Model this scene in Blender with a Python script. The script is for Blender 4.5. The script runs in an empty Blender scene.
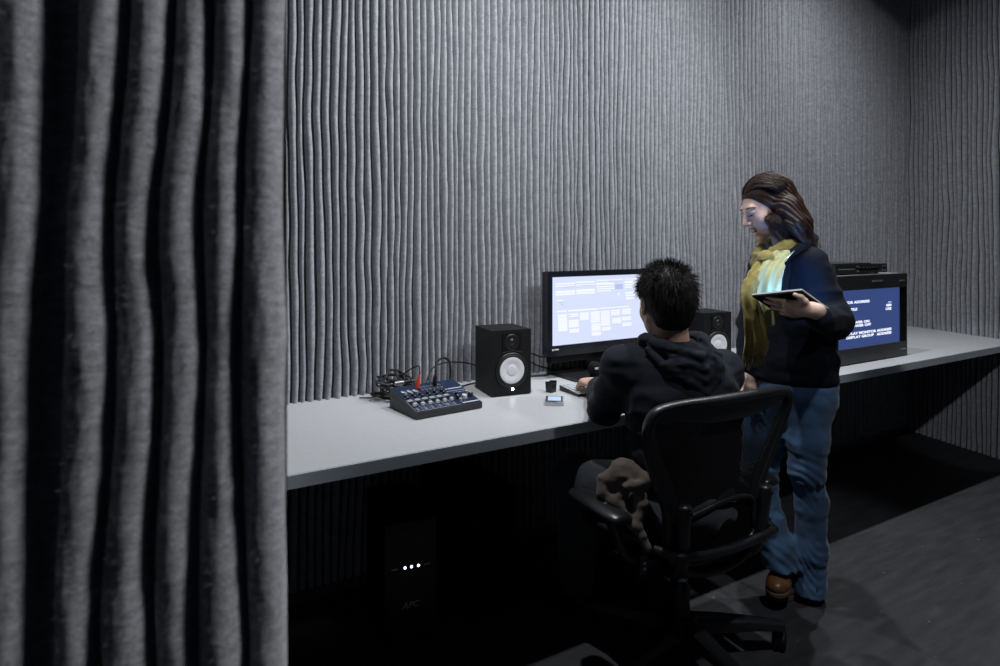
import bpy, bmesh, math, random
import numpy as np
from mathutils import Vector, Matrix
PI = math.pi
random.seed(11)
scene = bpy.context.scene
COL = scene.collection

# ---------------------------------------------------------------- viewpoint
FOC = 640.0                      # focal length in pixels of the 1000 x 666 frame
HOR = 240.0                      # horizon row (the lens is shifted, the camera is level)
CAMH = 1.37
ANG = math.atan((1583 - 500) / FOC)
VV = np.array([math.cos(ANG), math.sin(ANG), 0.0])
RR = np.array([math.sin(ANG), -math.cos(ANG), 0.0])

def at(px, py, Z):
    """world point seen at a pixel at depth Z"""
    p = VV * Z + RR * (Z * (px - 500) / FOC)
    return np.array([p[0], p[1], CAMH + (HOR - py) / FOC * Z])

# ---------------------------------------------------------------- materials
def mat(name, col, rough=0.5, metal=0.0, spec=0.5, emit=None, estr=0.0, noise=None, bump=None, sheen=0.0, coat=0.0):
    m = bpy.data.materials.new(name); m.use_nodes = True
    nt = m.node_tree; b = nt.nodes['Principled BSDF']
    b.inputs['Base Color'].default_value = (*col, 1)
    b.inputs['Roughness'].default_value = rough
    b.inputs['Metallic'].default_value = metal
    b.inputs['Specular IOR Level'].default_value = spec
    b.inputs['Sheen Weight'].default_value = sheen
    b.inputs['Coat Weight'].default_value = coat
    if emit:
        b.inputs['Emission Color'].default_value = (*emit, 1)
        b.inputs['Emission Strength'].default_value = estr
    tc = nt.nodes.new('ShaderNodeTexCoord')
    if noise:                       # (scale, amount[, stretch xyz]) tonal variation of the surface itself
        mp = nt.nodes.new('ShaderNodeMapping'); mp.inputs['Scale'].default_value = noise[2] if len(noise) > 2 else (1, 1, 1)
        n = nt.nodes.new('ShaderNodeTexNoise'); n.inputs['Scale'].default_value = noise[0]; n.inputs['Detail'].default_value = 5
        r = nt.nodes.new('ShaderNodeMapRange'); r.inputs[1].default_value = .3; r.inputs[2].default_value = .7
        r.inputs[3].default_value = 1 - noise[1]; r.inputs[4].default_value = 1 + noise[1]
        mx = nt.nodes.new('ShaderNodeVectorMath'); mx.operation = 'SCALE'; mx.inputs[0].default_value = col
        nt.links.new(tc.outputs['Object'], mp.inputs[0]); nt.links.new(mp.outputs[0], n.inputs['Vector'])
        nt.links.new(n.outputs['Fac'], r.inputs[0]); nt.links.new(r.outputs[0], mx.inputs['Scale'])
        nt.links.new(mx.outputs[0], b.inputs['Base Color'])
    if bump:                        # (scale, strength, distance[, stretch])
        mp = nt.nodes.new('ShaderNodeMapping'); mp.inputs['Scale'].default_value = bump[3] if len(bump) > 3 else (1, 1, 1)
        n = nt.nodes.new('ShaderNodeTexNoise'); n.inputs['Scale'].default_value = bump[0]; n.inputs['Detail'].default_value = 4
        bp = nt.nodes.new('ShaderNodeBump'); bp.inputs['Strength'].default_value = bump[1]; bp.inputs['Distance'].default_value = bump[2]
        nt.links.new(tc.outputs['Object'], mp.inputs[0]); nt.links.new(mp.outputs[0], n.inputs['Vector'])
        nt.links.new(n.outputs['Fac'], bp.inputs['Height']); nt.links.new(bp.outputs[0], b.inputs['Normal'])
    return m

# ---------------------------------------------------------------- objects
def link_mesh(name, me, m, parent=None):
    o = bpy.data.objects.new(name, me); COL.objects.link(o)
    if m is not None:
        for k in (m if isinstance(m, (list, tuple)) else [m]): me.materials.append(k)
    if parent is not None:
        o.parent = parent
        o.matrix_parent_inverse = parent.matrix_world.inverted() if False else world_of(parent).inverted()
    return o

def world_of(o):
    w = o.matrix_basis.copy()
    while o.parent is not None:
        w = o.parent.matrix_basis @ o.matrix_parent_inverse @ w
        o = o.parent
    return w

def obj(name, bm, m, parent=None, smooth=False, bevel=0.0, bseg=2, auto=None):
    """bm holds world-space geometry; it becomes ONE mesh object"""
    if bevel > 0:
        bmesh.ops.bevel(bm, geom=[e for e in bm.edges if e.is_manifold and e.calc_face_angle(0) > 0.5], offset=bevel, segments=bseg, affect='EDGES', profile=.5)
    bmesh.ops.recalc_face_normals(bm, faces=bm.faces)
    me = bpy.data.meshes.new(name); bm.to_mesh(me); bm.free()
    if smooth or auto:
        me.polygons.foreach_set('use_smooth', [True] * len(me.polygons))
        if auto: me.set_sharp_from_angle(angle=math.radians(auto))
    return link_mesh(name, me, m, parent)

def empty(name, loc, rz=0.0):
    o = bpy.data.objects.new(name, None); COL.objects.link(o)
    o.location = Vector([float(c) for c in loc]); o.rotation_euler = (0, 0, rz); o.empty_display_size = .1
    return o

def tag(o, label=None, cat=None, group=None, kind=None):
    if label: o['label'] = label
    if cat: o['category'] = cat
    if group: o['group'] = group
    if kind: o['kind'] = kind
    return o

def box(bm, lo, hi, M=None):
    vs = []
    for x in (lo[0], hi[0]):
        for y in (lo[1], hi[1]):
            for z in (lo[2], hi[2]):
                p = Vector((x, y, z)); vs.append(bm.verts.new(M @ p if M else p))
    for f in ((0, 1, 3, 2), (4, 6, 7, 5), (0, 4, 5, 1), (2, 3, 7, 6), (0, 2, 6, 4), (1, 5, 7, 3)):
        bm.faces.new([vs[i] for i in f])
    return bm

def hexa(bm, pts, M=None):
    """8 corner points ordered like box()"""
    vs = [bm.verts.new(M @ Vector(p) if M else Vector(p)) for p in pts]
    for f in ((0, 1, 3, 2), (4, 6, 7, 5), (0, 4, 5, 1), (2, 3, 7, 6), (0, 2, 6, 4), (1, 5, 7, 3)):
        bm.faces.new([vs[i] for i in f])
    return bm

def frame_for(d, up=(0, 0, 1)):
    d = Vector(d).normalized(); u = Vector(up)
    if abs(d.dot(u)) > .97: u = Vector((1, 0, 0))
    a = d.cross(u).normalized(); b = a.cross(d).normalized()
    return a, b

def tube(bm, pts, rads, n=10, caps=True, flat=1.0, up=(0, 0, 1), closed=False):
    """sweep a round (or flattened) section along points"""
    pts = [Vector([float(c) for c in p]) for p in pts]
    if not hasattr(rads, '__len__'): rads = [rads] * len(pts)
    rings = []; N = len(pts)
    for i, p in enumerate(pts):
        if closed: d = pts[(i + 1) % N] - pts[(i - 1) % N]
        else: d = pts[min(i + 1, N - 1)] - pts[max(i - 1, 0)]
        a, b = frame_for(d, up)
        rings.append([bm.verts.new(p + a * math.cos(2 * PI * k / n) * rads[i] + b * math.sin(2 * PI * k / n) * rads[i] * flat) for k in range(n)])
    for i in range(N if closed else N - 1):
        r0, r1 = rings[i], rings[(i + 1) % N]
        for k in range(n):
            bm.faces.new((r0[k], r0[(k + 1) % n], r1[(k + 1) % n], r1[k]))
    if caps and not closed:
        bm.faces.new(rings[0][::-1]); bm.faces.new(rings[-1])
    return bm

def lathe(bm, prof, n=24, M=None):
    """prof: (radius, z) list; radius 0 closes"""
    rings = []
    for r, z in prof:
        if r < 1e-6: rings.append([bm.verts.new(M @ Vector((0, 0, z)) if M else Vector((0, 0, z)))])
        else: rings.append([bm.verts.new((M @ Vector((r * math.cos(2 * PI * k / n), r * math.sin(2 * PI * k / n), z))) if M else Vector((r * math.cos(2 * PI * k / n), r * math.sin(2 * PI * k / n), z))) for k in range(n)])
    for a, b in zip(rings, rings[1:]):
        for k in range(n):
            k2 = (k + 1) % n
            if len(a) == 1 and len(b) == 1: continue
            if len(a) == 1: bm.faces.new((a[0], b[k2], b[k]))
            elif len(b) == 1: bm.faces.new((a[k], a[k2], b[0]))
            else: bm.faces.new((a[k], a[k2], b[k2], b[k]))
    return bm

def spline(pts, n=8, closed=False):
    """Catmull-Rom through points"""
    P = [np.array(p, float) for p in pts]; out = []; N = len(P)
    for i in range(N if closed else N - 1):
        if closed: p0, p1, p2, p3 = P[(i - 1) % N], P[i], P[(i + 1) % N], P[(i + 2) % N]
        else: p0, p1, p2, p3 = P[max(i - 1, 0)], P[i], P[i + 1], P[min(i + 2, N - 1)]
        for k in range(n):
            t = k / n
            out.append(.5 * ((2 * p1) + (-p0 + p2) * t + (2 * p0 - 5 * p1 + 4 * p2 - p3) * t * t + (-p0 + 3 * p1 - 3 * p2 + p3) * t ** 3))
    if not closed: out.append(P[-1])
    return out

def text_mesh(name, body, size, M, m, parent=None, depth=.0004, bold=0.0, align='LEFT', spacing=1.0):
    """lettering: laid out in the XY plane, placed by matrix M"""
    cu = bpy.data.curves.new(name, 'FONT'); cu.body = body; cu.size = size; cu.extrude = depth; cu.offset = bold
    cu.align_x = align; cu.space_character = spacing; cu.resolution_u = 3
    t = bpy.data.objects.new(name + '_src', cu); COL.objects.link(t)
    dg = bpy.context.evaluated_depsgraph_get(); dg.update()
    me = bpy.data.meshes.new_from_object(t.evaluated_get(dg))
    bpy.data.objects.remove(t); bpy.data.curves.remove(cu)
    me.transform(M); me.name = name; me.materials.clear()
    return link_mesh(name, me, m, parent)

def basis(o, x, y, z):
    x, y, z, o = [Vector([float(c) for c in q]) for q in (x, y, z, o)]
    M = Matrix.Identity(4)
    for i in range(3): M[i][0], M[i][1], M[i][2], M[i][3] = x[i], y[i], z[i], o[i]
    return M

# ---------------------------------------------------------------- smooth noise
_rng = np.random.default_rng(5)
_LAT = _rng.random((32, 32, 32)).astype(np.float32) * 2 - 1
def vnoise(x, y, z):
    x, y, z = np.broadcast_arrays(x, y, z)
    xi, yi, zi = np.floor(x).astype(int), np.floor(y).astype(int), np.floor(z).astype(int)
    fx, fy, fz = x - xi, y - yi, z - zi
    fx, fy, fz = fx * fx * (3 - 2 * fx), fy * fy * (3 - 2 * fy), fz * fz * (3 - 2 * fz)
    r = 0
    for a in (0, 1):
        for b in (0, 1):
            for c in (0, 1):
                r = r + _LAT[(xi + a) % 32, (yi + b) % 32, (zi + c) % 32] * (fx if a else 1 - fx) * (fy if b else 1 - fy) * (fz if c else 1 - fz)
    return r

# ---------------------------------------------------------------- signed distance modelling
def V3(p): return np.array([float(c) for c in p], dtype=np.float32)
def smin(a, b, k):
    if k <= 0: return np.minimum(a, b)
    h = np.clip(.5 + .5 * (b - a) / k, 0, 1)
    return b + (a - b) * h - k * h * (1 - h)
def smax(a, b, k): return -smin(-a, -b, k)
def cap(a, b, ra, rb=None):
    a, b = V3(a), V3(b); rb = ra if rb is None else rb
    ab = b - a; L = float(ab @ ab) + 1e-9
    def f(P):
        t = np.clip(((P - a) @ ab) / L, 0, 1)
        return np.linalg.norm(P - a - t[:, None] * ab, axis=1) - (ra + (rb - ra) * t)
    return f
def chain(pts, rads, k=.01):
    fs = [cap(pts[i], pts[i + 1], rads[i], rads[i + 1]) for i in range(len(pts) - 1)]
    def f(P):
        d = fs[0](P)
        for g in fs[1:]: d = smin(d, g(P), k)
        return d
    return f
def ell(c, s, R=None):
    """ellipsoid; rows of R are its local axes"""
    c = V3(c); s = V3(s); R = np.eye(3, dtype=np.float32) if R is None else np.array(R, dtype=np.float32)
    def f(P):
        q = ((P - c) @ R.T); l1 = np.linalg.norm(q / s, axis=1); l2 = np.linalg.norm(q / (s * s), axis=1) + 1e-6
        return l1 * (l1 - 1) / l2
    return f
def rbox(c, s, r, R=None):
    c = V3(c); s = V3(s); R = np.eye(3, dtype=np.float32) if R is None else np.array(R, dtype=np.float32)
    def f(P):
        q = np.abs((P - c) @ R.T) - (s - r)
        return np.linalg.norm(np.maximum(q, 0), axis=1) + np.minimum(q.max(1), 0) - r
    return f
def stack(levels, side, fwd, pw=2.3, rnd=.02):
    """elliptical sections: (z, cx, cy, half width along side, half depth along fwd)"""
    L = np.array(sorted(levels), dtype=np.float32); side = V3(side)[:2]; fwd = V3(fwd)[:2]
    zf = np.linspace(L[0, 0], L[-1, 0], 80)
    def cub(j):                                    # smooth interpolation between the sections
        y = np.interp(zf, L[:, 0], L[:, j]); ker = np.hanning(11); ker /= ker.sum()
        return np.convolve(np.pad(y, 5, mode='edge'), ker, 'valid')
    C = [cub(j) for j in (1, 2, 3, 4)]
    def f(P):
        z = P[:, 2]; cx, cy, a, b = [np.interp(z, zf, c) for c in C]
        x, y = P[:, 0] - cx, P[:, 1] - cy
        u = np.abs(x * side[0] + y * side[1]) / a; w = np.abs(x * fwd[0] + y * fwd[1]) / b
        d = ((u ** pw + w ** pw) ** (1 / pw) - 1) * np.minimum(a, b)
        return smax(d, np.maximum(L[0, 0] - z, z - L[-1, 0]), rnd)
    return f
def union(fs, k=.02):
    def f(P):
        d = fs[0](P)
        for g in fs[1:]: d = smin(d, g(P), k)
        return d
    return f
def minus(f, g, k=.005): return lambda P: smax(f(P), -g(P), k)
def wrinkle(f, amp, freq, seed=0.0, band=.02):
    fr = V3(freq)
    def h(P):
        d = f(P); m = np.abs(d) < band
        if m.any():
            q = P[m] * fr + seed
            n = vnoise(q[:, 0], q[:, 1], q[:, 2]); n2 = vnoise(q[:, 0] * 2.1 + 5, q[:, 1] * 2.1, q[:, 2] * 2.1 + 3)
            d = d.copy(); d[m] += amp * (np.abs(n) * 1.4 - .4 + .4 * n2)
        return d
    return h

def surface(f, lo, hi, h):
    """surface nets: field -> verts, quads"""
    lo, hi = np.array(lo, float), np.array(hi, float)
    n = np.ceil((hi - lo) / h).astype(int) + 1
    ax = [lo[i] + h * np.arange(n[i]) for i in range(3)]
    F = np.empty(n, dtype=np.float32)
    YZ = np.stack(np.meshgrid(ax[1], ax[2], indexing='ij'), -1).reshape(-1, 2).astype(np.float32)
    stp = max(1, int(400000 // len(YZ)))
    for i0 in range(0, n[0], stp):
        xs = ax[0][i0:i0 + stp]
        P = np.concatenate([np.concatenate([np.full((len(YZ), 1), x, np.float32), YZ], 1) for x in xs])
        F[i0:i0 + stp] = f(P).reshape(len(xs), n[1], n[2])
    S = F < 0
    c = [S[a:n[0] - 1 + a, b:n[1] - 1 + b, d:n[2] - 1 + d] for a in (0, 1) for b in (0, 1) for d in (0, 1)]
    cnt = sum(x.astype(np.int8) for x in c)
    act = (cnt > 0) & (cnt < 8)
    I = np.argwhere(act); idx = -np.ones(act.shape, dtype=np.int64); idx[act] = np.arange(len(I))
    acc = np.zeros((len(I), 3)); num = np.zeros(len(I))
    crn = [np.array((a, b, d)) for a in (0, 1) for b in (0, 1) for d in (0, 1)]
    for i in range(8):
        for j in range(i + 1, 8):
            if np.abs(crn[i] - crn[j]).sum() != 1: continue
            fa = F[tuple((I + crn[i]).T)]; fb = F[tuple((I + crn[j]).T)]
            m = (fa < 0) != (fb < 0)
            t = np.where(m, fa / np.where(m, fa - fb, 1), 0)
            acc += np.where(m[:, None], crn[i] + t[:, None] * (crn[j] - crn[i]), 0); num += m
    verts = lo + h * (I + acc / num[:, None])
    quads = []
    for axn in range(3):
        b, cx = (axn + 1) % 3, (axn + 2) % 3
        sh = [slice(None)] * 3; sh2 = [slice(None)] * 3
        sh[axn] = slice(0, n[axn] - 1); sh2[axn] = slice(1, n[axn])
        A = S[tuple(sh)]; B = S[tuple(sh2)]
        E = np.argwhere(A != B)
        E = E[(E[:, b] > 0) & (E[:, cx] > 0) & (E[:, b] < n[b] - 1) & (E[:, cx] < n[cx] - 1)]
        if len(E) == 0: continue
        eb = np.zeros(3, int); eb[b] = 1; ec = np.zeros(3, int); ec[cx] = 1
        q = np.stack([idx[tuple((E - eb - ec).T)], idx[tuple((E - ec).T)], idx[tuple(E.T)], idx[tuple((E - eb).T)]], 1)
        fl = ~A[tuple(E.T)]
        q[fl] = q[fl][:, ::-1]
        quads.append(q)
    return verts, np.concatenate(quads)

def raw_mesh(name, verts, faces):
    me = bpy.data.meshes.new(name)
    verts = np.asarray(verts, dtype=np.float32); faces = np.asarray(faces)
    k = faces.shape[1]
    me.vertices.add(len(verts)); me.vertices.foreach_set('co', verts.ravel())
    me.loops.add(faces.size); me.loops.foreach_set('vertex_index', faces.ravel().astype(np.int32))
    me.polygons.add(len(faces)); me.polygons.foreach_set('loop_start', np.arange(0, faces.size, k, dtype=np.int32))
    me.polygons.foreach_set('use_smooth', np.ones(len(faces), dtype=bool))
    me.update(calc_edges=True); me.validate()
    return me

def sdf_obj(name, parts, m, parent=None):
    """parts: list of (field, lo, hi, step); all islands go into ONE mesh"""
    VS, QS, off = [], [], 0
    for f, lo, hi, h in parts:
        v, q = surface(f, lo, hi, h); VS.append(v); QS.append(q + off); off += len(v)
    return link_mesh(name, raw_mesh(name, np.concatenate(VS), np.concatenate(QS)), m, parent)

def strands_mesh(name, lines, r0, m, parent=None, extra=None, n=4):
    """tapering hair strands, all of one head in ONE mesh"""
    VS, QS, off = [], [], 0
    if extra is not None: VS.append(extra[0]); QS.append(extra[1]); off = len(extra[0])
    for L in lines:
        L = np.asarray(L); K = len(L)
        d = np.gradient(L, axis=0); d /= np.linalg.norm(d, axis=1)[:, None] + 1e-9
        up = np.array([.31, .27, .91]); a = np.cross(d, up); a /= np.linalg.norm(a, axis=1)[:, None] + 1e-9; b = np.cross(a, d)
        rad = r0 * np.linspace(1, .12, K) ** .7
        ang = 2 * PI * np.arange(n) / n
        ring = L[:, None] + rad[:, None, None] * (a[:, None] * np.cos(ang)[None, :, None] + b[:, None] * np.sin(ang)[None, :, None])
        VS.append(ring.reshape(-1, 3)); i = np.arange(K - 1)[:, None] * n; k = np.arange(n)[None]; k2 = (k + 1) % n
        QS.append(np.stack([i + k, i + k2, i + n + k2, i + n + k], -1).reshape(-1, 4) + off); off += K * n
    return link_mesh(name, raw_mesh(name, np.concatenate(VS), np.concatenate(QS)), m, parent)
# ================================================================ ROOM
def felt_mat(name, lo, hi, sc=1.0, zs=1.6):
    m = bpy.data.materials.new(name); m.use_nodes = True; nt = m.node_tree; b = nt.nodes['Principled BSDF']
    tc = nt.nodes.new('ShaderNodeTexCoord')
    n1 = nt.nodes.new('ShaderNodeTexNoise'); n1.inputs['Scale'].default_value = 34 * sc; n1.inputs['Detail'].default_value = 8; n1.inputs['Roughness'].default_value = .75
    n2 = nt.nodes.new('ShaderNodeTexNoise'); n2.inputs['Scale'].default_value = 260 * sc; n2.inputs['Detail'].default_value = 3
    mp = nt.nodes.new('ShaderNodeMapping'); mp.inputs['Scale'].default_value = (1, 1, zs)
    ad = nt.nodes.new('ShaderNodeMath'); ad.operation = 'ADD'
    cr = nt.nodes.new('ShaderNodeValToRGB')
    cr.color_ramp.elements[0].position = .72; cr.color_ramp.elements[0].color = (*lo, 1)
    cr.color_ramp.elements[1].position = 1.28; cr.color_ramp.elements[1].color = (*hi, 1)
    hv = nt.nodes.new('ShaderNodeMath'); hv.operation = 'MULTIPLY'; hv.inputs[1].default_value = .5
    cr.color_ramp.elements[0].position = .36; cr.color_ramp.elements[1].position = .64
    bp = nt.nodes.new('ShaderNodeBump'); bp.inputs['Strength'].default_value = .55; bp.inputs['Distance'].default_value = .003 / sc
    L = nt.links.new
    L(tc.outputs['Object'], mp.inputs[0]); L(mp.outputs[0], n1.inputs['Vector']); L(mp.outputs[0], n2.inputs['Vector'])
    L(n1.outputs['Fac'], ad.inputs[0]); L(n2.outputs['Fac'], ad.inputs[1]); L(ad.outputs[0], hv.inputs[0]); L(hv.outputs[0], cr.inputs[0])
    L(cr.outputs[0], b.inputs['Base Color']); L(hv.outputs[0], bp.inputs['Height']); L(bp.outputs[0], b.inputs['Normal'])
    b.inputs['Roughness'].default_value = 1; b.inputs['Specular IOR Level'].default_value = .05
    b.inputs['Sheen Weight'].default_value = .25; b.inputs['Sheen Roughness'].default_value = .6
    return m
M_felt = felt_mat('grey_felt', (.165, .172, .193), (.43, .443, .475))
M_feltn = felt_mat('grey_felt_coarse', (.11, .112, .122), (.46, .465, .49), 1.3, 3.4)

def felt_wall(name, P0, P1, z0, z1, pitch, depth, m, seed, dz=.03, nx=8, wav=1.0, edges=None, back=None, fat=False, groove=None, gaps=(), groove_shade=None):
    """hand-stacked felt: wavy vertical rolls standing out from the plane P0-P1 (front to the left of P0->P1 is -normal)"""
    P0, P1 = np.array(P0, float), np.array(P1, float); L = np.linalg.norm(P1 - P0); t = (P1 - P0) / L
    nrm = np.array([t[1], -t[0]])                    # towards the room
    Z = np.arange(z0, z1 + dz * .5, dz); nz = len(Z)
    if edges is None:
        nr = int(L / pitch); rs = np.random.default_rng(seed)
        w = 1 + rs.uniform(-.22, .22, nr); base = np.concatenate([[0], np.cumsum(w)]); base *= L / base[-1]
        i = np.arange(nr + 1)[:, None]
        B = base[:, None] + pitch * wav * (.55 * vnoise(i * .13 + seed, Z[None] * 1.1, 0.5) + .42 * vnoise(i * .45 + seed, Z[None] * 2.6, 3.5) + .20 * vnoise(i * .9 + seed, Z[None] * 7.0, 8.5))
        B[0], B[-1] = 0, L
        B = np.sort(B, axis=0)
        gap = np.maximum(np.diff(B, axis=0), pitch * .3)
        B = np.concatenate([B[:1], B[:1] + np.cumsum(gap, axis=0)]); B *= L / B[-1:]
    else:
        B = edges(Z); nr = len(B) - 1
    S, Hh = [], []
    for r in range(nr):
        wd = B[r + 1] - B[r]
        gv = groove(r / nr) if groove else .80
        u = np.linspace(0, 1, nx + 1)[:-1] if fat else np.array([0, .5 - gv / 2 - .012, .5 - gv / 2 + .002, .5 - gv / 2 + .03, .5 - gv * .36, .5 - gv * .22, .5 - gv * .08, .5 + gv * .08, .5 + gv * .22, .5 + gv * .36, .5 + gv / 2 - .03, .5 + gv / 2 - .002, .5 + gv / 2 + .012])
        for q in u:
            S.append(B[r] + wd * q)
            if fat: q0 = q; q = q / .56 * .5 if q < .56 else .5 + (q - .56) / .44 * .5
            pr = max(0.0, 1 - (abs(2 * q - 1) / (1.0 if fat else gv)) ** 2.0) ** .5
            amp = depth * np.clip(wd / pitch, .5, 1.6) ** .8 * (0 if r in gaps else 1)
            Hh.append(amp * pr)
    S.append(B[-1]); Hh.append(np.zeros(nz))
    S, Hh = np.array(S), np.array(Hh)
    Hh = Hh + depth * .07 * vnoise(S * 60, Z[None] * 22, 1.7) * (Hh > depth * .3) + depth * .05 * vnoise(S * 160, Z[None] * 90, 4.7) * (Hh > depth * .3)
    ns = len(S)
    X = P0[0] + t[0] * S + nrm[0] * Hh; Y = P0[1] + t[1] * S + nrm[1] * Hh
    V = np.stack([X, Y, np.broadcast_to(Z, X.shape)], -1).reshape(-1, 3)
    a = (np.arange(ns - 1)[:, None] * nz + np.arange(nz - 1)[None]).ravel()
    Q = np.stack([a, a + nz, a + nz + 1, a + 1], 1)
    if back:                                          # closed slab behind the rolls
        o = len(V); Vb = []
        for s in (0, ns - 1):
            pass
        bx = [np.array([P0[0], P0[1]]), np.array([P1[0], P1[1]])]
        for p in bx:
            for zz in (z0, Z[-1]): Vb.append([*(p - nrm * .0), zz]); Vb.append([*(p + p / np.linalg.norm(p) * back * (1 if p is bx[1] else 0) - nrm * back * (0 if p is bx[1] else 1)), zz])
        V = np.concatenate([V, np.array(Vb)])
        Q = np.concatenate([Q, np.array([[o + 1, o + 3, o + 7, o + 5], [o, o + 1, o + 3, o + 2], [o + 4, o + 5, o + 7, o + 6]])])
    me = raw_mesh(name, V, Q); ob = link_mesh(name, me, [m, groove_shade] if groove_shade else m)
    if groove_shade:                                       # groove floors coloured near-black as painted shade between the rolls
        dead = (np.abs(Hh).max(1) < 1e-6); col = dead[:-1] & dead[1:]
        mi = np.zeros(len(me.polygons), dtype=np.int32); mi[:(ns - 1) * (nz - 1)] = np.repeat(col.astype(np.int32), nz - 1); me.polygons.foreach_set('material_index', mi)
    ob['kind'] = 'structure'
    return ob, (S, Hh, Z, P0, t, nrm)

CEIL = 3.55
M_groove_shade = mat('painted_groove_shade', (.022, .023, .027), .9)  # near-black colour stands in for the shade deep in the felt grooves
CX, CY = 4.905, 2.505
WSL = .26                                             # the right wall leans inwards by this much per metre
felt_wall('wall_back', (-.6, CY), (CX, CY), 0, CEIL, .0305, .027, M_felt, 3, wav=.85, groove=lambda f: .69 + .05 * max(0, f - .62) / .38, groove_shade=M_groove_shade)
felt_wall('wall_right', (CX, CY), (CX - WSL * 2.6, CY - 2.6), 0, CEIL, .0335, .019, M_felt, 21, wav=1.1, groove=lambda f: .60, groove_shade=M_groove_shade)

# foreground partition, the rolls follow their measured wavering lines
PA, PB = at(-70, 240, .60)[:2], at(287, 240, .66)[:2]
LP = float(np.linalg.norm(PB - PA))
NP = np.array([(PB - PA)[1], -(PB - PA)[0]]) / LP
def near_edges(Z):
    rows = [0, 70, 140, 210, 280, 340, 410, 480, 560, 620, 666]
    T = [[-62, -62, -62, -64, -66, -66, -66, -66, -66, -66, -66],
         [-10, -10, -12, -14, -16, -18, -20, -20, -20, -20, -20],
         [41, 41, 40, 36, 32, 28, 26, 24, 23, 22, 22],
         [72, 70, 66, 60, 58, 58, 56, 54, 48, 46, 46],
         [122, 119, 112, 104, 106, 108, 106, 102, 92, 91, 93],
         [166, 163, 156, 147, 149, 154, 152, 146, 143, 144, 146],
         [204, 203, 198, 191, 195, 198, 194, 190, 188, 188, 189],
         [244, 241, 237, 235, 233, 232, 232, 233, 237, 240, 240],
         [283, 281, 280, 279, 281, 283, 282, 282, 284, 284, 284]]
    out = []
    for k, row in enumerate(T):
        f = (np.mean(row) + 70) / 357; Zd = .60 + .06 * f
        zz = CAMH + (HOR - np.array(rows)) / FOC * Zd
        px = np.interp(Z, zz[::-1], np.array(row, float)[::-1]) + (0, 0, 0, 0, 3, 5, 5, 5, 0)[k]
        ker = np.hanning(9); ker /= ker.sum(); px = np.convolve(np.pad(px, 4, mode='edge'), ker, 'valid')
        px = px + 1.2 * vnoise(k * 3.1, Z * 14, 2.2)
        s = []
        for p in px:                                  # where that sight line meets the partition plane
            d = VV[:2] + RR[:2] * (p - 500) / FOC
            A = np.array([[d[0], -(PB - PA)[0]], [d[1], -(PB - PA)[1]]]); s.append(np.linalg.solve(A, PA + NP * .024)[1] * LP)
        out.append(s)
    B = np.array(out); B[0] = 0; 
    return B
wl, near = felt_wall('wall_left', PA, PB, 0, CEIL, .042, .034, M_feltn, 5, dz=.012, nx=20, edges=near_edges, back=.09, fat=True, gaps=(2,))

# fibres standing off the near felt
def fuzz():
    S, Hh, Z, P0, t, nrm = near
    rs = np.random.default_rng(8); ns, nz = S.shape; N = 60000
    i = rs.integers(1, ns - 1, N); zf = rs.uniform(.45, 1.85, N); j = np.clip(((zf - Z[0]) / (Z[1] - Z[0])).astype(int), 0, nz - 2)
    P = np.stack([P0[0] + t[0] * S[i, j] + nrm[0] * Hh[i, j], P0[1] + t[1] * S[i, j] + nrm[1] * Hh[i, j], zf], 1)
    ds, dh = S[i + 1, j] - S[i - 1, j], Hh[i + 1, j] - Hh[i - 1, j]
    ln = np.hypot(ds, dh); n2 = np.stack([-dh / ln, ds / ln], 1)
    tg = np.stack([ds / ln, dh / ln], 1)
    T3 = np.stack([t[0] * tg[:, 0] + nrm[0] * tg[:, 1], t[1] * tg[:, 0] + nrm[1] * tg[:, 1], np.zeros(N)], 1)
    N3 = np.stack([t[0] * n2[:, 0] + nrm[0] * n2[:, 1], t[1] * n2[:, 0] + nrm[1] * n2[:, 1], np.zeros(N)], 1)
    d = N3 * rs.uniform(.15, .6, N)[:, None] + T3 * rs.normal(0, .9, N)[:, None] + np.array([0, 0, 1]) * rs.normal(0, .3, N)[:, None]
    d /= np.linalg.norm(d, axis=1)[:, None]; ln = rs.uniform(.003, .009, N)[:, None]
    sd = np.cross(d, N3 + .01); sd /= np.linalg.norm(sd, axis=1)[:, None] + 1e-9; w = rs.uniform(.00012, .00026, N)[:, None]
    P = P - N3 * .0006
    V = np.stack([P - sd * w, P + sd * w, P + d * ln + N3 * .0003], 1).reshape(-1, 3)
    o = link_mesh('wall_left_fuzz', raw_mesh('wall_left_fuzz', V, np.arange(3 * N).reshape(-1, 3)), M_feltn, wl)
    o['kind'] = 'stuff'
fuzz()

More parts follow.
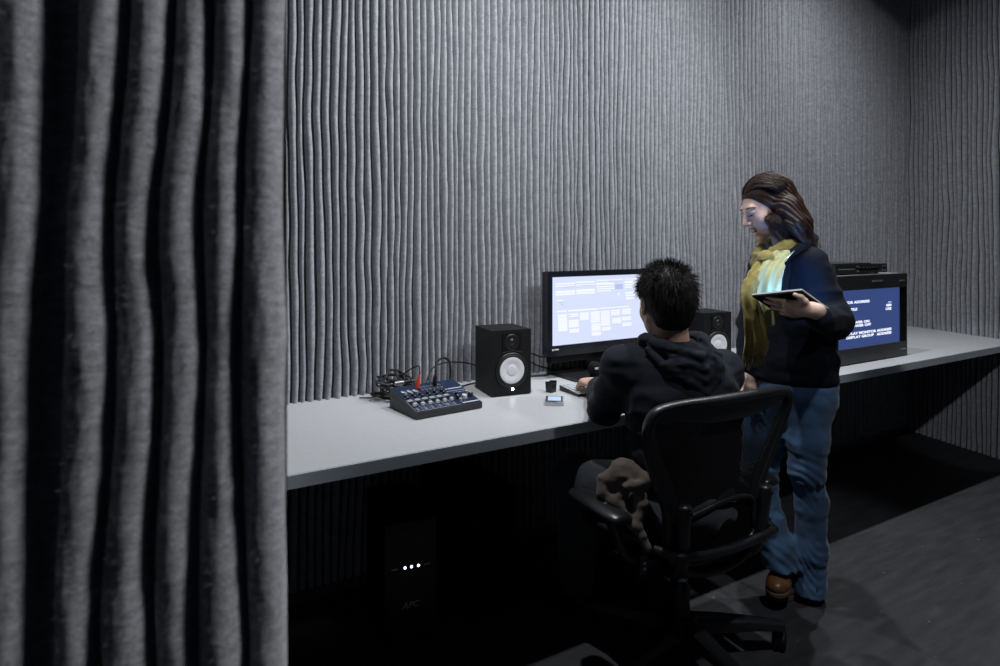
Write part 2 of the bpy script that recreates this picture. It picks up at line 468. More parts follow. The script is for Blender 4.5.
# floor
def floor_mat():
    m = mat('dark_floor', (.04, .041, .046), .62, spec=.3)
    nt = m.node_tree; b = nt.nodes['Principled BSDF']; L = nt.links.new
    tc = nt.nodes.new('ShaderNodeTexCoord'); mp = nt.nodes.new('ShaderNodeMapping'); mp.inputs['Scale'].default_value = (1.2, 7, 1); mp.inputs['Rotation'].default_value = (0, 0, .25)
    n = nt.nodes.new('ShaderNodeTexNoise'); n.inputs['Scale'].default_value = 3.2; n.inputs['Detail'].default_value = 9; n.inputs['Roughness'].default_value = .68
    cr = nt.nodes.new('ShaderNodeValToRGB'); cr.color_ramp.elements[0].position = .3; cr.color_ramp.elements[0].color = (.024, .0245, .027, 1)
    cr.color_ramp.elements[1].position = .72; cr.color_ramp.elements[1].color = (.054, .055, .060, 1)
    v = nt.nodes.new('ShaderNodeTexNoise'); v.inputs['Scale'].default_value = 55; v.inputs['Detail'].default_value = 1
    sp = nt.nodes.new('ShaderNodeMapRange'); sp.inputs[1].default_value = .775; sp.inputs[2].default_value = .80
    mx = nt.nodes.new('ShaderNodeMix'); mx.data_type = 'RGBA'; mx.inputs[7].default_value = (.22, .22, .22, 1)
    bp = nt.nodes.new('ShaderNodeBump'); bp.inputs['Strength'].default_value = .25; bp.inputs['Distance'].default_value = .002
    L(tc.outputs['Object'], mp.inputs[0]); L(mp.outputs[0], n.inputs['Vector']); L(n.outputs['Fac'], cr.inputs[0])
    L(tc.outputs['Object'], v.inputs['Vector']); L(v.outputs['Fac'], sp.inputs[0]); L(sp.outputs[0], mx.inputs[0]); L(cr.outputs[0], mx.inputs[6])
    L(mx.outputs[2], b.inputs['Base Color']); L(n.outputs['Fac'], bp.inputs['Height']); L(bp.outputs[0], b.inputs['Normal'])
    return m
bm = bmesh.new(); box(bm, (-1.2, -1.4, -.06), (5.3, 2.8, 0)); tag(obj('floor', bm, floor_mat()), kind='structure')
M_black_wall = mat('dark_paint', (.02, .02, .023), .8, noise=(6, .15))
bm = bmesh.new(); box(bm, (-1.2, -1.4, CEIL), (5.3, 2.8, CEIL + .06)); tag(obj('ceiling', bm, M_black_wall), kind='structure')
M_skirt = mat('skirting_paint', (.06, .066, .09), .5, noise=(12, .1))
bm = bmesh.new(); box(bm, (-.6, CY - .044, 0), (CX - .01, CY - .030, .035)); tag(obj('baseboard_back', bm, M_skirt, bevel=.002), kind='structure')

# ================================================================ CAMERA + LIGHT
cam = bpy.data.cameras.new('camera'); co = bpy.data.objects.new('camera', cam); COL.objects.link(co)
cam.sensor_width = 36; cam.lens = FOC * 36 / 1000; cam.shift_y = -(333 - HOR) / 1000
co.location = (0, 0, CAMH); co.rotation_euler = (PI / 2, 0, ANG - PI / 2)
cam.clip_start = .02; scene.camera = co
cam.dof.use_dof = True; cam.dof.focus_distance = 2.5; cam.dof.aperture_fstop = 4.5

def spot(name, loc, to, power, size, blend=.15, r=.04, col=(.95, .97, 1.0)):
    l = bpy.data.lights.new(name, 'SPOT'); l.energy = power; l.spot_size = math.radians(size); l.spot_blend = blend
    l.shadow_soft_size = r; l.color = col
    o = bpy.data.objects.new(name, l); COL.objects.link(o); o.location = loc
    d = Vector(to) - Vector(loc); o.rotation_euler = d.to_track_quat('-Z', 'Y').to_euler()
    return o

def downlight(x, y, z, power, size, r=.03):
    """recessed lamp: its beam weakens with the angle from straight down, cut off by the rim of its can"""
    o = spot('downlight', (x, y, z), (x, y, 0), power, size, .06, r)
    o.rotation_euler = (0, 0, 0); o.data.use_nodes = True; nt = o.data.node_tree; em = nt.nodes['Emission']
    tc = nt.nodes.new('ShaderNodeTexCoord'); sx = nt.nodes.new('ShaderNodeSeparateXYZ'); ab = nt.nodes.new('ShaderNodeMath'); ab.operation = 'ABSOLUTE'
    pw = nt.nodes.new('ShaderNodeMath'); pw.operation = 'POWER'; pw.inputs[1].default_value = 3.0
    nt.links.new(tc.outputs['Normal'], sx.inputs[0]); nt.links.new(sx.outputs[2], ab.inputs[0]); nt.links.new(ab.outputs[0], pw.inputs[0]); nt.links.new(pw.outputs[0], em.inputs['Strength'])
    return o
# ================================================================ DESK AND WHAT STANDS ON IT
DZ = .75
M_desk = mat('desk_laminate', (.50, .51, .525), .45, spec=.35, noise=(40, .03))
M_edge_bright = mat('brightened_desk_edge', (.62, .68, .72), .5, spec=.3)  # paler than the worktop: light the front edge lacks, put into its colour
M_blk = mat('black_vinyl', (.0065, .0065, .008), .55, spec=.25, bump=(900, .15, .0006))
M_blkp = mat('black_plastic', (.010, .010, .012), .38, spec=.5)
M_blkm = mat('black_matte', (.0045, .0045, .005), .75, spec=.15)
M_char = mat('charcoal_plastic', (.026, .027, .030), .5, spec=.4)
M_silver = mat('brushed_silver', (.55, .56, .58), .32, metal=.9)
M_whitep = mat('white_plastic', (.78, .79, .80), .4)
M_cone = mat('white_speaker_cone', (.74, .74, .76), .6, spec=.2)
M_rub = mat('black_rubber', (.008, .008, .009), .6, spec=.4)
M_greyp = mat('grey_plastic', (.33, .34, .35), .45)
M_lab = mat('silver_print', (.45, .46, .48), .5)

def onplane(px, py, p0, n):
    """sight line met with a plane"""
    o = np.array([0, 0, CAMH]); d = at(px, py, 1.0) - o; n = np.array(n, float)
    return o + d * (np.dot(np.array(p0) - o, n) / np.dot(d, n))

def desk():
    root = empty('desk', (2.2, 1.735, 0))
    tag(root, 'long wall-mounted pale grey worktop carrying the screens and speakers along the felt wall', 'desk')
    xr0 = CX - WSL * (CY - 1.735) - .004; xr1 = CX - .004
    T = .038
    bm = bmesh.new()
    b = [bm.verts.new((x, y, DZ - T)) for x, y in ((-.55, 1.737), (xr0, 1.737), (xr1, CY - .004), (-.55, CY - .004))]
    t = [bm.verts.new((v.co.x, v.co.y, DZ)) for v in b]
    bm.faces.new(b[::-1]); bm.faces.new(t)
    for k in range(4): bm.faces.new((b[k], b[(k + 1) % 4], t[(k + 1) % 4], t[k]))
    obj('worktop', bm, M_desk, root, bevel=.0012, bseg=1)
    bm = bmesh.new(); box(bm, (-.55, 1.7335, DZ - T), (xr0, 1.737, DZ - .0015)); obj('front_edge', bm, M_edge_bright, root)
desk()

# ---------------------------------------------------------------- studio loudspeakers
def speaker(label, P, rz, led=True):
    """P: middle of the front bottom edge, rz turns the front (which looks towards -y)"""
    w, d, h = .170, .185, .262
    M = Matrix.Translation(Vector((P[0], P[1], DZ))) @ Matrix.Rotation(rz, 4, 'Z')
    root = empty('studio_speaker', (P[0], P[1], DZ))
    tag(root, label, 'speaker', 'desktop loudspeakers')
    bm = bmesh.new(); box(bm, (-w / 2, 0, .004), (w / 2, d, h), M); obj('cabinet', bm, M_blk, root, bevel=.008, bseg=3, auto=40)
    for sx in (-1, 1):
        for y in (.02, d - .02):
            bm = bmesh.new(); lathe(bm, [(0, 0), (.009, 0), (.009, .005), (0, .005)], 12, M @ Matrix.Translation((sx * .065, y, 0))); obj('foot_pad', bm, M_rub, root)
    def fr(x, z, dy=0.0): return M @ Matrix.Translation((x, -dy, z)) @ Matrix.Rotation(PI / 2, 4, 'X')
    # tweeter: a squarish plate with a round horn and a dome
    bm = bmesh.new(); box(bm, (-.040, -.003, .176), (.040, .004, .250), M)
    obj('tweeter_plate', bm, M_blkm, root, bevel=.004, bseg=2)
    bm = bmesh.new(); lathe(bm, [(.032, .0032), (.031, .0055), (.025, .004), (.015, .0034), (.013, .0036), (.011, .006), (.006, .0078), (0, .0084)], 32, fr(0, .214))
    obj('tweeter', bm, M_blkp, root, smooth=True)
    wc = .102
    bm = bmesh.new(); lathe(bm, [(.070, 0), (.070, .004), (.066, .006), (.063, .005), (.061, .003)], 40, fr(0, wc)); wf = obj('woofer_rim', bm, M_blkp, root, smooth=True)
    bm = bmesh.new(); lathe(bm, [(.0645, .002), (.062, .0065), (.058, .008), (.054, .0068), (.052, .003)], 40, fr(0, wc)); obj('rubber_surround', bm, M_rub, root, smooth=True)
    bm = bmesh.new(); lathe(bm, [(.0530, .0060), (.050, .0072), (.036, .0048), (.022, .0030)], 40, fr(0, wc)); obj('woofer_cone', bm, M_cone, root, smooth=True)
    bm = bmesh.new(); lathe(bm, [(.0225, .0030), (.0215, .0040), (.017, .0046), (.009, .0050), (0, .0052)], 32, fr(0, wc)); obj('dust_cap', bm, M_cone, root, smooth=True)
    bm = bmesh.new(); tube(bm, [M @ Vector((x, -.0025, .171 + .008 * math.cos(x / .045 * PI / 2))) for x in np.linspace(-.045, .045, 13)], .0014, 6)
    obj('trim_line', bm, M_char, root, smooth=True)
    bm = bmesh.new(); lathe(bm, [(.0045, 0), (.0045, .002), (.003, .0030), (0, .0034)], 20, fr(.004, .026))
    obj('power_light', bm, mat('white_led', (.8, .85, 1), .3, emit=(.75, .86, 1.0), estr=30.0) if led else M_blkp, root, smooth=True)
speaker('black loudspeaker with a white cone standing beside the audio mixer', (1.336, 2.170), math.radians(-8))
speaker('black loudspeaker half hidden behind the seated person', (2.535, 2.175), math.radians(-8), led=False)

# ---------------------------------------------------------------- computer screen
def monitor():
    y0 = 2.33; x0, x1 = 1.622, 2.270; z0, z1 = .850, 1.230
    root = empty('computer_monitor', (1.946, 2.37, DZ))
    tag(root, 'wide black computer monitor with a lit pale blue screen in front of the seated person', 'monitor')
    bz = .026; bb = .048
    fr = bmesh.new()
    box(fr, (x0, y0, z0), (x1, y0 + .022, z0 + bb)); box(fr, (x0, y0, z1 - bz), (x1, y0 + .022, z1))
    box(fr, (x0, y0, z0 + bb), (x0 + bz, y0 + .022, z1 - bz)); box(fr, (x1 - bz, y0, z0 + bb), (x1, y0 + .022, z1 - bz))
    M_bez = mat('gloss_black_bezel', (.008, .010, .016), .22, spec=.5)
    obj('bezel', fr, M_bez, root)
    bm = bmesh.new(); box(bm, (x0 + .003, y0 + .022, z0 + .003), (x1 - .003, y0 + .048, z1 - .003)); obj('back_shell', bm, M_blkp, root, bevel=.006)
    bm = bmesh.new(); box(bm, (x0 + bz, y0 + .004, z0 + bb), (x1 - bz, y0 + .02, z1 - bz))
    sc_ = obj('screen', bm, mat('lit_screen_blue', (.05, .05, .06), .35, emit=(.66, .73, .95), estr=1.0), root)
    M_w = mat('lit_screen_white', (.05, .05, .05), .4, emit=(.90, .93, 1.0), estr=1.0)
    M_g = mat('lit_screen_grey', (.05, .05, .05), .4, emit=(.40, .46, .66), estr=1.0)
    M_b = mat('lit_screen_mid', (.05, .05, .05), .4, emit=(.46, .52, .80), estr=1.0)
    yy = y0 + .0036
    def patch(bm, cx, cy, w, h):                      # positions read off the display, in tenths of its own picture
        a = onplane(545 + cx / 8.652, 268 + cy / 8.652, (0, yy, 0), (0, 1, 0))
        b = onplane(545 + (cx + w) / 8.652, 268 + (cy + h - .07 * w) / 8.652, (0, yy, 0), (0, 1, 0))
        box(bm, (a[0], yy, min(a[2], b[2])), (b[0], yy + .0008, max(a[2], b[2])))
    bw, bg, bb_ = bmesh.new(), bmesh.new(), bmesh.new()
    for cx, cy, w, h in ((92, 133, 168, 17), (270, 118, 160, 17), (445, 104, 230, 15), (690, 92, 130, 12),
                         (92, 155, 165, 14), (270, 143, 160, 14), (445, 130, 150, 22), (690, 112, 110, 22),
                         (92, 200, 80, 22), (175, 196, 85, 22), (272, 186, 160, 24), (445, 160, 150, 12), (450, 178, 150, 12),
                         (92, 225, 168, 18), (272, 212, 160, 18), (690, 140, 95, 14), (690, 162, 95, 14), (450, 196, 120, 12),
                         (695, 208, 85, 18), (695, 232, 85, 14), (700, 256, 80, 16), (105, 280, 52, 10), (632, 215, 12, 22),
                         (105, 371, 80, 14), (200, 364, 255, 14), (470, 345, 255, 10)): patch(bw, cx, cy, w, h)
    for cx, n, y, w, gaps in ((112, 9, 404, 78, ()), (205, 2, 396, 80, ()), (205, 4, 452, 85, ()), (213, 2, 530, 82, ()), (300, 4, 388, 78, ()),
                              (395, 6, 378, 78, ()), (402, 4, 484, 78, ()), (405, 2, 556, 80, ()), (482, 8, 372, 78, ()), (492, 2, 512, 78, ()),
                              (570, 3, 364, 78, ()), (580, 3, 434, 78, ()), (664, 3, 354, 78, ()), (667, 2, 424, 78, ()), (670, 2, 474, 78, ())):
        for k in range(n): patch(bw, cx + k * .6, y + k * 16.5, w, 13.5)
    for cx, cy, w, h in ((168, 163, 88, 6), (312, 150, 118, 6), (552, 118, 120, 6), (112, 296, 48, 5), (140, 312, 18, 6), (205, 412, 30, 4), (262, 408, 16, 8)): patch(bg, cx, cy, w, h)
    for cx, cy, w, h in ((608, 140, 66, 46), (92, 180, 168, 4), (272, 168, 160, 4), (445, 152, 150, 3)): patch(bb_, cx, cy, w, h)
    obj('window_panels', bw, M_w, sc_); obj('text_lines', bg, M_g, sc_); obj('selected_panel', bb_, M_b, sc_)
    bm = bmesh.new(); lathe(bm, [(.0028, 0), (.0028, .001), (0, .0014)], 14, Matrix.Translation((2.055, y0, z0 + .019)) @ Matrix.Rotation(PI / 2, 4, 'X'))
    obj('power_light', bm, mat('blue_led', (.1, .1, .5), .3, emit=(.12, .12, 1.0), estr=6.0), root)
    bm = bmesh.new()
    for k in range(7): box(bm, (1.80 + k * .028, y0 - .0006, z0 + .017), (1.812 + k * .028, y0, z0 + .0205))
    obj('menu_buttons', bm, M_char, root)
    bm = bmesh.new(); lathe(bm, [(.0045, 0), (.0045, .0008), (0, .001)], 16, Matrix.Translation((x0 + .012 + .016, y0, z0 + .030)) @ Matrix.Rotation(PI / 2, 4, 'X'))
    box(bm, (x0 + .036, y0 - .0008, z0 + .0285), (x0 + .060, y0, z0 + .0335)); obj('badge', bm, M_whitep, root)
    bm = bmesh.new(); box(bm, (1.88, y0 + .055, DZ + .014), (2.01, y0 + .085, 1.02)); box(bm, (1.90, y0 + .045, .95), (1.99, y0 + .06, 1.05)); obj('stand_column', bm, M_blkp, root, bevel=.006)
    bm = bmesh.new(); box(bm, (1.70, y0 - .115, DZ), (2.19, y0 + .115, DZ + .016)); obj('stand_base', bm, M_blkp, root, bevel=.006, bseg=3)
    # speaker bar that hangs under the panel
    bm = bmesh.new(); box(bm, (x0 + .02, y0 + .004, z0 - .030), (x1 - .02, y0 + .040, z0)); obj('lower_bar', bm, M_blkm, root, bevel=.004)
monitor()

# ---------------------------------------------------------------- big control monitor + rack unit on it
TVY = 1.845
def control_monitor():
    x0, x1, z0, z1, y0, y1 = 2.945, 3.628, DZ + .006, 1.192, TVY, TVY + .36
    root = empty('control_monitor', ((x0 + x1) / 2, (y0 + y1) / 2, DZ))
    tag(root, 'deep charcoal video monitor showing a blue screen of white text behind the standing person', 'monitor')
    M_case = mat('charcoal_case', (.055, .057, .062), .5, spec=.4)
    M_cover = mat('case_cover_grey', (.26, .265, .275), .5, spec=.4)
    bm = bmesh.new(); box(bm, (x0 + .004, y0 + .03, z0), (x1 - .004, y1, z1)); obj('case', bm, M_cover, root, bevel=.004)
    fr = bmesh.new(); zb, zt = z0 + .075, z1 - .072; xl, xr = x0 + .062, x1 - .058
    box(fr, (x0, y0, z0), (x1, y0 + .03, zb)); obj('lower_front_panel', fr, M_case, root, bevel=.002, bseg=1)
    fr = bmesh.new(); box(fr, (x0, y0, zt), (x1, y0 + .03, z1)); obj('upper_front_panel', fr, M_case, root, bevel=.002, bseg=1)
    for a_, b_ in ((x0, xl), (xr, x1)):
        fr = bmesh.new(); box(fr, (a_, y0 + .001, zb), (b_, y0 + .03, zt)); obj('side_bezel', fr, M_blkm, root)
    bm = bmesh.new(); box(bm, (xl, y0 + .009, zb), (xr, y0 + .028, zt))
    sc_ = obj('screen', bm, mat('lit_screen_deep_blue', (.02, .02, .03), .3, emit=(.034, .062, .20), estr=1.0), root)
    M_t = mat('lit_screen_text', (.05, .05, .05), .4, emit=(.80, .86, 1.0), estr=1.25)
    B = lambda x, z: basis((x, y0 + .0086, z), (1.8, 0, 0), (0, 0, 1), (0, -1, 0))
    def at_tv(cx, cy): return onplane(836 + cx / 11.1, 285 + cy / 11.1, (0, y0 + .0086, 0), (0, 1, 0))
    for body, cx, cy, n in (('MONITOR ADDRESS', 372, 190, 15), ('---', 615, 195, 3), ('000', 615, 232, 3), ('USE', 615, 272, 3), ('TILE', 236, 280, 4), ('ALL POWER ON', 372, 412, 12),
                            ('ALL POWER OFF', 388, 447, 13), ('DISPLAY MONITOR ADDRESS', 615, 498, 23), ('DISPLAY GROUP   ADDRESS', 615, 537, 23)):
        p = at_tv(cx, cy)
        for k, ch in enumerate(body):                  # fixed-width characters, right edge given
            pass
        t = text_mesh('screen_text', body, .0175, B(p[0], p[2]), M_t, sc_, bold=.0006, align='RIGHT', spacing=1.04)
    bm = bmesh.new(); xm = (x0 + x1) / 2 + .02
    box(bm, (xm - .01, y0 - .0012, z1 - .036), (xm + .085, y0, z1 - .028)); obj('badge', bm, M_lab, root)
    bm = bmesh.new(); box(bm, (x1 - .075, y0 - .0010, z1 - .040), (x1 - .025, y0, z1 - .034)); obj('model_plate', bm, M_lab, root)
    bm = bmesh.new(); box(bm, (xm + .02, y0 - .0010, z0 + .034), (xm + .08, y0, z0 + .038)); obj('lower_badge', bm, M_char, root)
    bm = bmesh.new()
    for k in range(4): box(bm, (x1 - .060 + k * .012, y0 - .001, z0 + .032), (x1 - .053 + k * .012, y0, z0 + .036))
    obj('front_buttons', bm, M_lab, root)
    for sx in (x0 + .05, x1 - .05):
        for sy in (y0 + .05, y1 - .05):
            bm = bmesh.new(); lathe(bm, [(0, 0), (.018, 0), (.018, .007), (0, .007)], 14, Matrix.Translation((sx, sy, DZ))); obj('foot', bm, M_rub, root)

    # slim rack unit lying on top
    r2 = empty('rack_unit', (3.35, TVY + .16, z1))
    tag(r2, 'black rack-mount device with front sockets lying on top of the video monitor', 'audio device')
    X0, X1, Y0, Y1, Z0 = 3.06, 3.525, TVY + .05, TVY + .30, z1
    bm = bmesh.new(); box(bm, (X0 + .02, Y0 + .004, Z0 + .008), (X1 - .02, Y1, Z0 + .052)); obj('chassis', bm, M_blkp, r2, bevel=.002)
    bm = bmesh.new(); box(bm, (X0, Y0, Z0 + .007), (X1, Y0 + .004, Z0 + .053)); fp = obj('front_panel', bm, M_char, r2)
    bm = bmesh.new()
    for k in range(9): box(bm, (X0 + .03 + k * .016, Y0 - .002, Z0 + .027), (X0 + .040 + k * .016, Y0, Z0 + .031))
    obj('printed_marks', bm, M_lab, r2)
    for k in range(6):
        bm = bmesh.new()
        lathe(bm, [(.010, 0), (.010, .004), (.008, .012), (0, .012)], 16, Matrix.Translation((X0 + .21 + k * .030, Y0, Z0 + .030)) @ Matrix.Rotation(PI / 2, 4, 'X'))
        obj('knob', bm, M_blkm, r2, auto=40)
    for x in (X0 + .185, X0 + .198, X1 - .045, X1 - .022):
        for z in (.018, .042): bm = bmesh.new(); box(bm, (x, Y0 - .0015, Z0 + z - .003), (x + .005, Y0, Z0 + z + .003)); obj('panel_screw', bm, M_lab, r2)
    for x in (X0 + .05, X1 - .05):
        for y in (Y0 + .03, Y1 - .03):
            bm = bmesh.new(); lathe(bm, [(0, 0), (.01, 0), (.01, .009), (0, .009)], 12, Matrix.Translation((x, y, Z0))); obj('foot', bm, M_rub, r2)
    bm = bmesh.new(); box(bm, (X0 + .02, Y0 + .02, Z0 + .052), (X1 - .12, Y1 - .02, Z0 + .058)); obj('lid', bm, M_char, r2)
control_monitor()

# ---------------------------------------------------------------- audio mixer
def mixer():
    x0, x1, y0, y1 = .862, 1.134, 2.050, 2.258; hf, hb = .024, .072
    C = Vector(((x0 + x1) / 2, (y0 + y1) / 2, DZ)); rz = math.radians(5)
    M = Matrix.Translation(C) @ Matrix.Rotation(rz, 4, 'Z')
    w, d = (x1 - x0) / 2, (y1 - y0) / 2
    root = empty('audio_mixer', C); tag(root, 'small dark blue audio mixer with white-tipped knobs on the near end of the desk', 'audio mixer')
    M_blue = mat('mixer_blue', (.007, .018, .055), .4, spec=.5); M_side = mat('mixer_side', (.022, .023, .026), .5)
    bm = bmesh.new()
    hexa(bm, [(-w, -d, .003), (-w, -d, hf), (-w, d, .003), (-w, d, hb), (w, -d, .003), (w, -d, hf), (w, d, .003), (w, d, hb)], M)
    obj('case', bm, M_side, root, bevel=.004, bseg=3)
    sl = math.atan2(hb - hf, 2 * d)
    S = M @ Matrix.Translation((0, -d, hf)) @ Matrix.Rotation(sl, 4, 'X')    # panel frame: x right, y up the slope
    PLen = 2 * d / math.cos(sl)
    bm = bmesh.new(); box(bm, (-w + .006, .006, -.001), (w - .006, PLen - .004, .0018), S); obj('control_panel', bm, M_blue, root)
    M_cap = mat('white_knob_cap', (.55, .56, .58), .4); M_gk = mat('pale_grey_knob', (.30, .33, .34), .45); M_red = mat('red_plastic', (.62, .05, .03), .4)
    M_print = mat('white_print', (.55, .58, .62), .5)
    def knob(x, y, r, h, m, cap_m=None):
        bm = bmesh.new(); T = S @ Matrix.Translation((x, y, .0018))
        lathe(bm, [(r * 1.05, 0), (r, h * .25), (r * .86, h), (0, h)], 14, T); k = obj('knob', bm, m, root, auto=40)
        if cap_m:
            bm = bmesh.new(); box(bm, (-r * .16, -r * .1, h), (r * .16, r * .85, h + .0008), T); obj('pointer', bm, cap_m, k)
    cols = [-.118, -.088, -.058, -.028, .002, .032]
    for i, x in enumerate(cols):
        for j, yy in enumerate((.104, .122)): knob(x, yy, .0058, .009, M_blkp, M_cap)
        # slider: slot, pale scale block, white cap
        bm = bmesh.new(); box(bm, (x - .0085, .040, .0015), (x + .0085, .088, .0026), S); obj('fader_slot', bm, M_blkm, root)
        bm = bmesh.new(); box(bm, (x - .010, .080, .0018), (x + .010, .094, .0055), S); obj('fader_plate', bm, M_gk, root)
        fx = (.050, .046, .046, .046, .046, .048)[i]
        bm = bmesh.new(); hexa(bm, [(x - .0075, fx - .005, .002), (x - .006, fx - .003, .012), (x - .0075, fx + .006, .002), (x - .006, fx + .004, .012),
                                    (x + .0075, fx - .005, .002), (x + .006, fx - .003, .012), (x + .0075, fx + .006, .002), (x + .006, fx + .004, .012)], S)
        obj('fader_cap', bm, M_cap, root)
    for x, y in ((-.108, .142), (-.085, .142), (-.062, .142)):
        bm = bmesh.new(); lathe(bm, [(.0105, 0), (.0105, .004), (.008, .005), (.0065, .002), (0, .002)], 18, S @ Matrix.Translation((x, y + .016, .0018))); obj('round_socket', bm, M_silver, root, auto=40)
        knob(x, y - .003, .0052, .008, M_gk)
    for k, x in enumerate((-.032, -.016, .0, .016, .032, .048)):
        for y in (.150, .172):
            bm = bmesh.new(); lathe(bm, [(.0062, 0), (.0062, .005), (.004, .005), (.004, .001), (0, .001)], 14, S @ Matrix.Translation((x, y, .0018))); obj('jack_socket', bm, M_silver, root, auto=40)
    for k, (x, y, r, m, c) in enumerate(((.088, .050, .011, M_cap, None), (.062, .052, .0085, M_blkp, M_cap), (.120, .056, .010, M_blkp, M_cap), (.070, .078, .006, M_blkp, M_cap), (.115, .080, .007, M_gk, None), (.058, .028, .006, M_gk, M_cap))):
        knob(x, y, r, .012, m, c)
    bm = bmesh.new()
    box(bm, (.066, .132, .0018), (.128, .137, .0024), S); box(bm, (.056, .131, .0018), (.062, .138, .0024), S)
    box(bm, (.050, .114, .0018), (.132, .1155, .0022), S); box(bm, (.072, .100, .0018), (.130, .1012, .0022), S)
    box(bm, (.060, .012, .0018), (.132, .018, .0024), S)
    for i, x in enumerate(cols):
        for yy in (.030, .022, .016): box(bm, (x - .006, yy, .0018), (x + (.004, .007, .002)[i % 3], yy + .0018, .0022), S)
        box(bm, (x - .0135, .012, .0018), (x - .0127, .098, .0022), S)
        box(bm, (x - .008, .112, .0018), (x + .008, .1132, .0022), S)
    box(bm, (-.13, .008, .0018), (.05, .0092, .0022), S)
    obj('panel_print', bm, M_print, root)
    for sx in (-1, 1):
        for sy in (-1, 1):
            bm = bmesh.new(); lathe(bm, [(0, 0), (.008, 0), (.008, .004), (0, .004)], 12, M @ Matrix.Translation((sx * (w - .02), sy * (d - .02), 0))); obj('foot', bm, M_rub, root)
    return S
MS = mixer()

def cable(label, pts, r, m=None, group=None, n=10, cat='cable'):
    bm = bmesh.new(); tube(bm, spline(pts, n), r, 8); o = obj('cable', bm, m or M_rub, None, smooth=True)
    return tag(o, label, cat, group)
def desk_pt(px, py, h=0.0):                            # a spot on (or just above) the desk
    return onplane(px, py, (0, 0, DZ + h), (0, 0, 1))

# plugs in the mixer
def plug(label, x, y, m, lean, nm):
    T = MS @ Matrix.Translation((x, y, .0068)) @ Matrix.Rotation(lean, 4, 'Y')
    root = empty(nm, T.translation); tag(root, label, 'plug')
    bm = bmesh.new(); lathe(bm, [(0, 0), (.0085, 0), (.009, .010), (.0075, .030), (.0045, .044), (.0035, .052), (0, .052)], 16, T); obj('shell', bm, m, root, auto=50)
    p = T @ Vector((0, 0, .052)); return p, T
p1, _ = plug('red audio plug standing upright in the mixer sockets', -.045, .172, mat('red_plug', (.75, .07, .035), .4), .10, 'red_plug')
cable('thin black lead rising from the red plug to the felt wall', [p1, p1 + Vector((.004, .01, .014)), p1 + Vector((.012, .05, .022)), p1 + Vector((-.02, .12, -.02)), (p1.x - .08, 2.40, DZ + .012), (p1.x - .16, 2.42, DZ + .006)], .0026)
p2, T2 = plug('black jack plug standing in the right-hand mixer sockets', .030, .172, M_blkp, -.05, 'jack_plug')
cable('thick black lead arching out of the mixer towards the loudspeaker', [p2, p2 + Vector((.004, .004, .012)), p2 + Vector((.022, .03, .034)), p2 + Vector((.060, .055, .040)), p2 + Vector((.094, .07, .016)), p2 + Vector((.105, .09, -.055)), (p2.x + .11, 2.335, DZ + .010), (p2.x + .14, 2.40, DZ + .006)], .0046)
cable('black lead arching high across the felt to the loudspeaker beside the mixer', [(1.02, 2.29, DZ + .06), (1.06, 2.33, DZ + .105), (1.14, 2.37, DZ + .118), (1.24, 2.39, DZ + .105), (1.30, 2.40, DZ + .085)], .0032)
cable('black lead lying on the desk between mixer and loudspeaker', [desk_pt(452, 388, .004), desk_pt(462, 386, .004), desk_pt(470, 384, .004), desk_pt(478, 382, .004)], .0032)
# heap of leads at the mixer's back left corner
rs = random.Random(4); k = 0
for nm in ('uppermost black lead looped in the heap behind the mixer', 'black lead hanging over the left end of the mixer heap', 'black lead lying lowest in the heap left of the mixer', 'black lead running along the back edge of the mixer',
           'grey lead glinting in the heap left of the mixer', 'black lead curled against the felt behind the mixer'):
    cx, cy = .892 + .03 * rs.random(), 2.345 + .03 * rs.random(); pts = []
    hh = (.105, .085, .02, .085, .075, .06)[k]
    for i in range(15):
        a = i * .9 + k * 1.1; r = .042 + .016 * math.sin(i * 1.7 + k)
        pts.append((cx + r * 1.35 * math.cos(a) + (.006 * i if k in (0, 3, 5) else -.001 * i), min(cy + r * .75 * math.sin(a), 2.452), DZ + .006 + max(0, hh * (.55 + .45 * math.sin(i * .8 + k)))))
    cable(nm, pts, .0042, M_char if k == 4 else M_rub, n=6); k += 1
for x, y, z, lab in ((.90, 2.31, .070, 'silver connector on top of the lead heap behind the mixer'),):
    root = empty('cable_connector', (x, y, DZ + z)); tag(root, lab, 'plug')
    T = Matrix.Translation((x, y, DZ + z)) @ Matrix.Rotation(1.45, 4, 'Y') @ Matrix.Rotation(.3, 4, 'X')
    bm = bmesh.new(); lathe(bm, [(0, 0), (.009, 0), (.009, .028), (.0065, .030), (.0065, .034), (0, .034)], 16, T); obj('sleeve', bm, M_silver, root, auto=40)
    bm = bmesh.new(); lathe(bm, [(.0066, .034), (.007, .060), (.0035, .078), (0, .078)], 16, T); obj('boot', bm, M_blkp, root, auto=40)
# leads between loudspeaker and computer screen
cable('black lead looping from the loudspeaker to the computer monitor', [(1.42, 2.40, DZ + .04), (1.49, 2.42, DZ + .095), (1.58, 2.43, DZ + .11), (1.66, 2.42, DZ + .085), (1.74, 2.41, DZ + .10)], .0034)
cable('second black lead hanging lower between loudspeaker and monitor', [(1.42, 2.41, DZ + .02), (1.50, 2.43, DZ + .055), (1.57, 2.425, DZ + .075), (1.64, 2.43, DZ + .045), (1.74, 2.42, DZ + .012)], .0034)
cable('black lead lying on the desk at the foot of the felt by the monitor', [(1.43, 2.42, DZ + .005), (1.50, 2.40, DZ + .005), (1.58, 2.42, DZ + .005), (1.66, 2.40, DZ + .005), (1.76, 2.44, DZ + .005)], .0034)

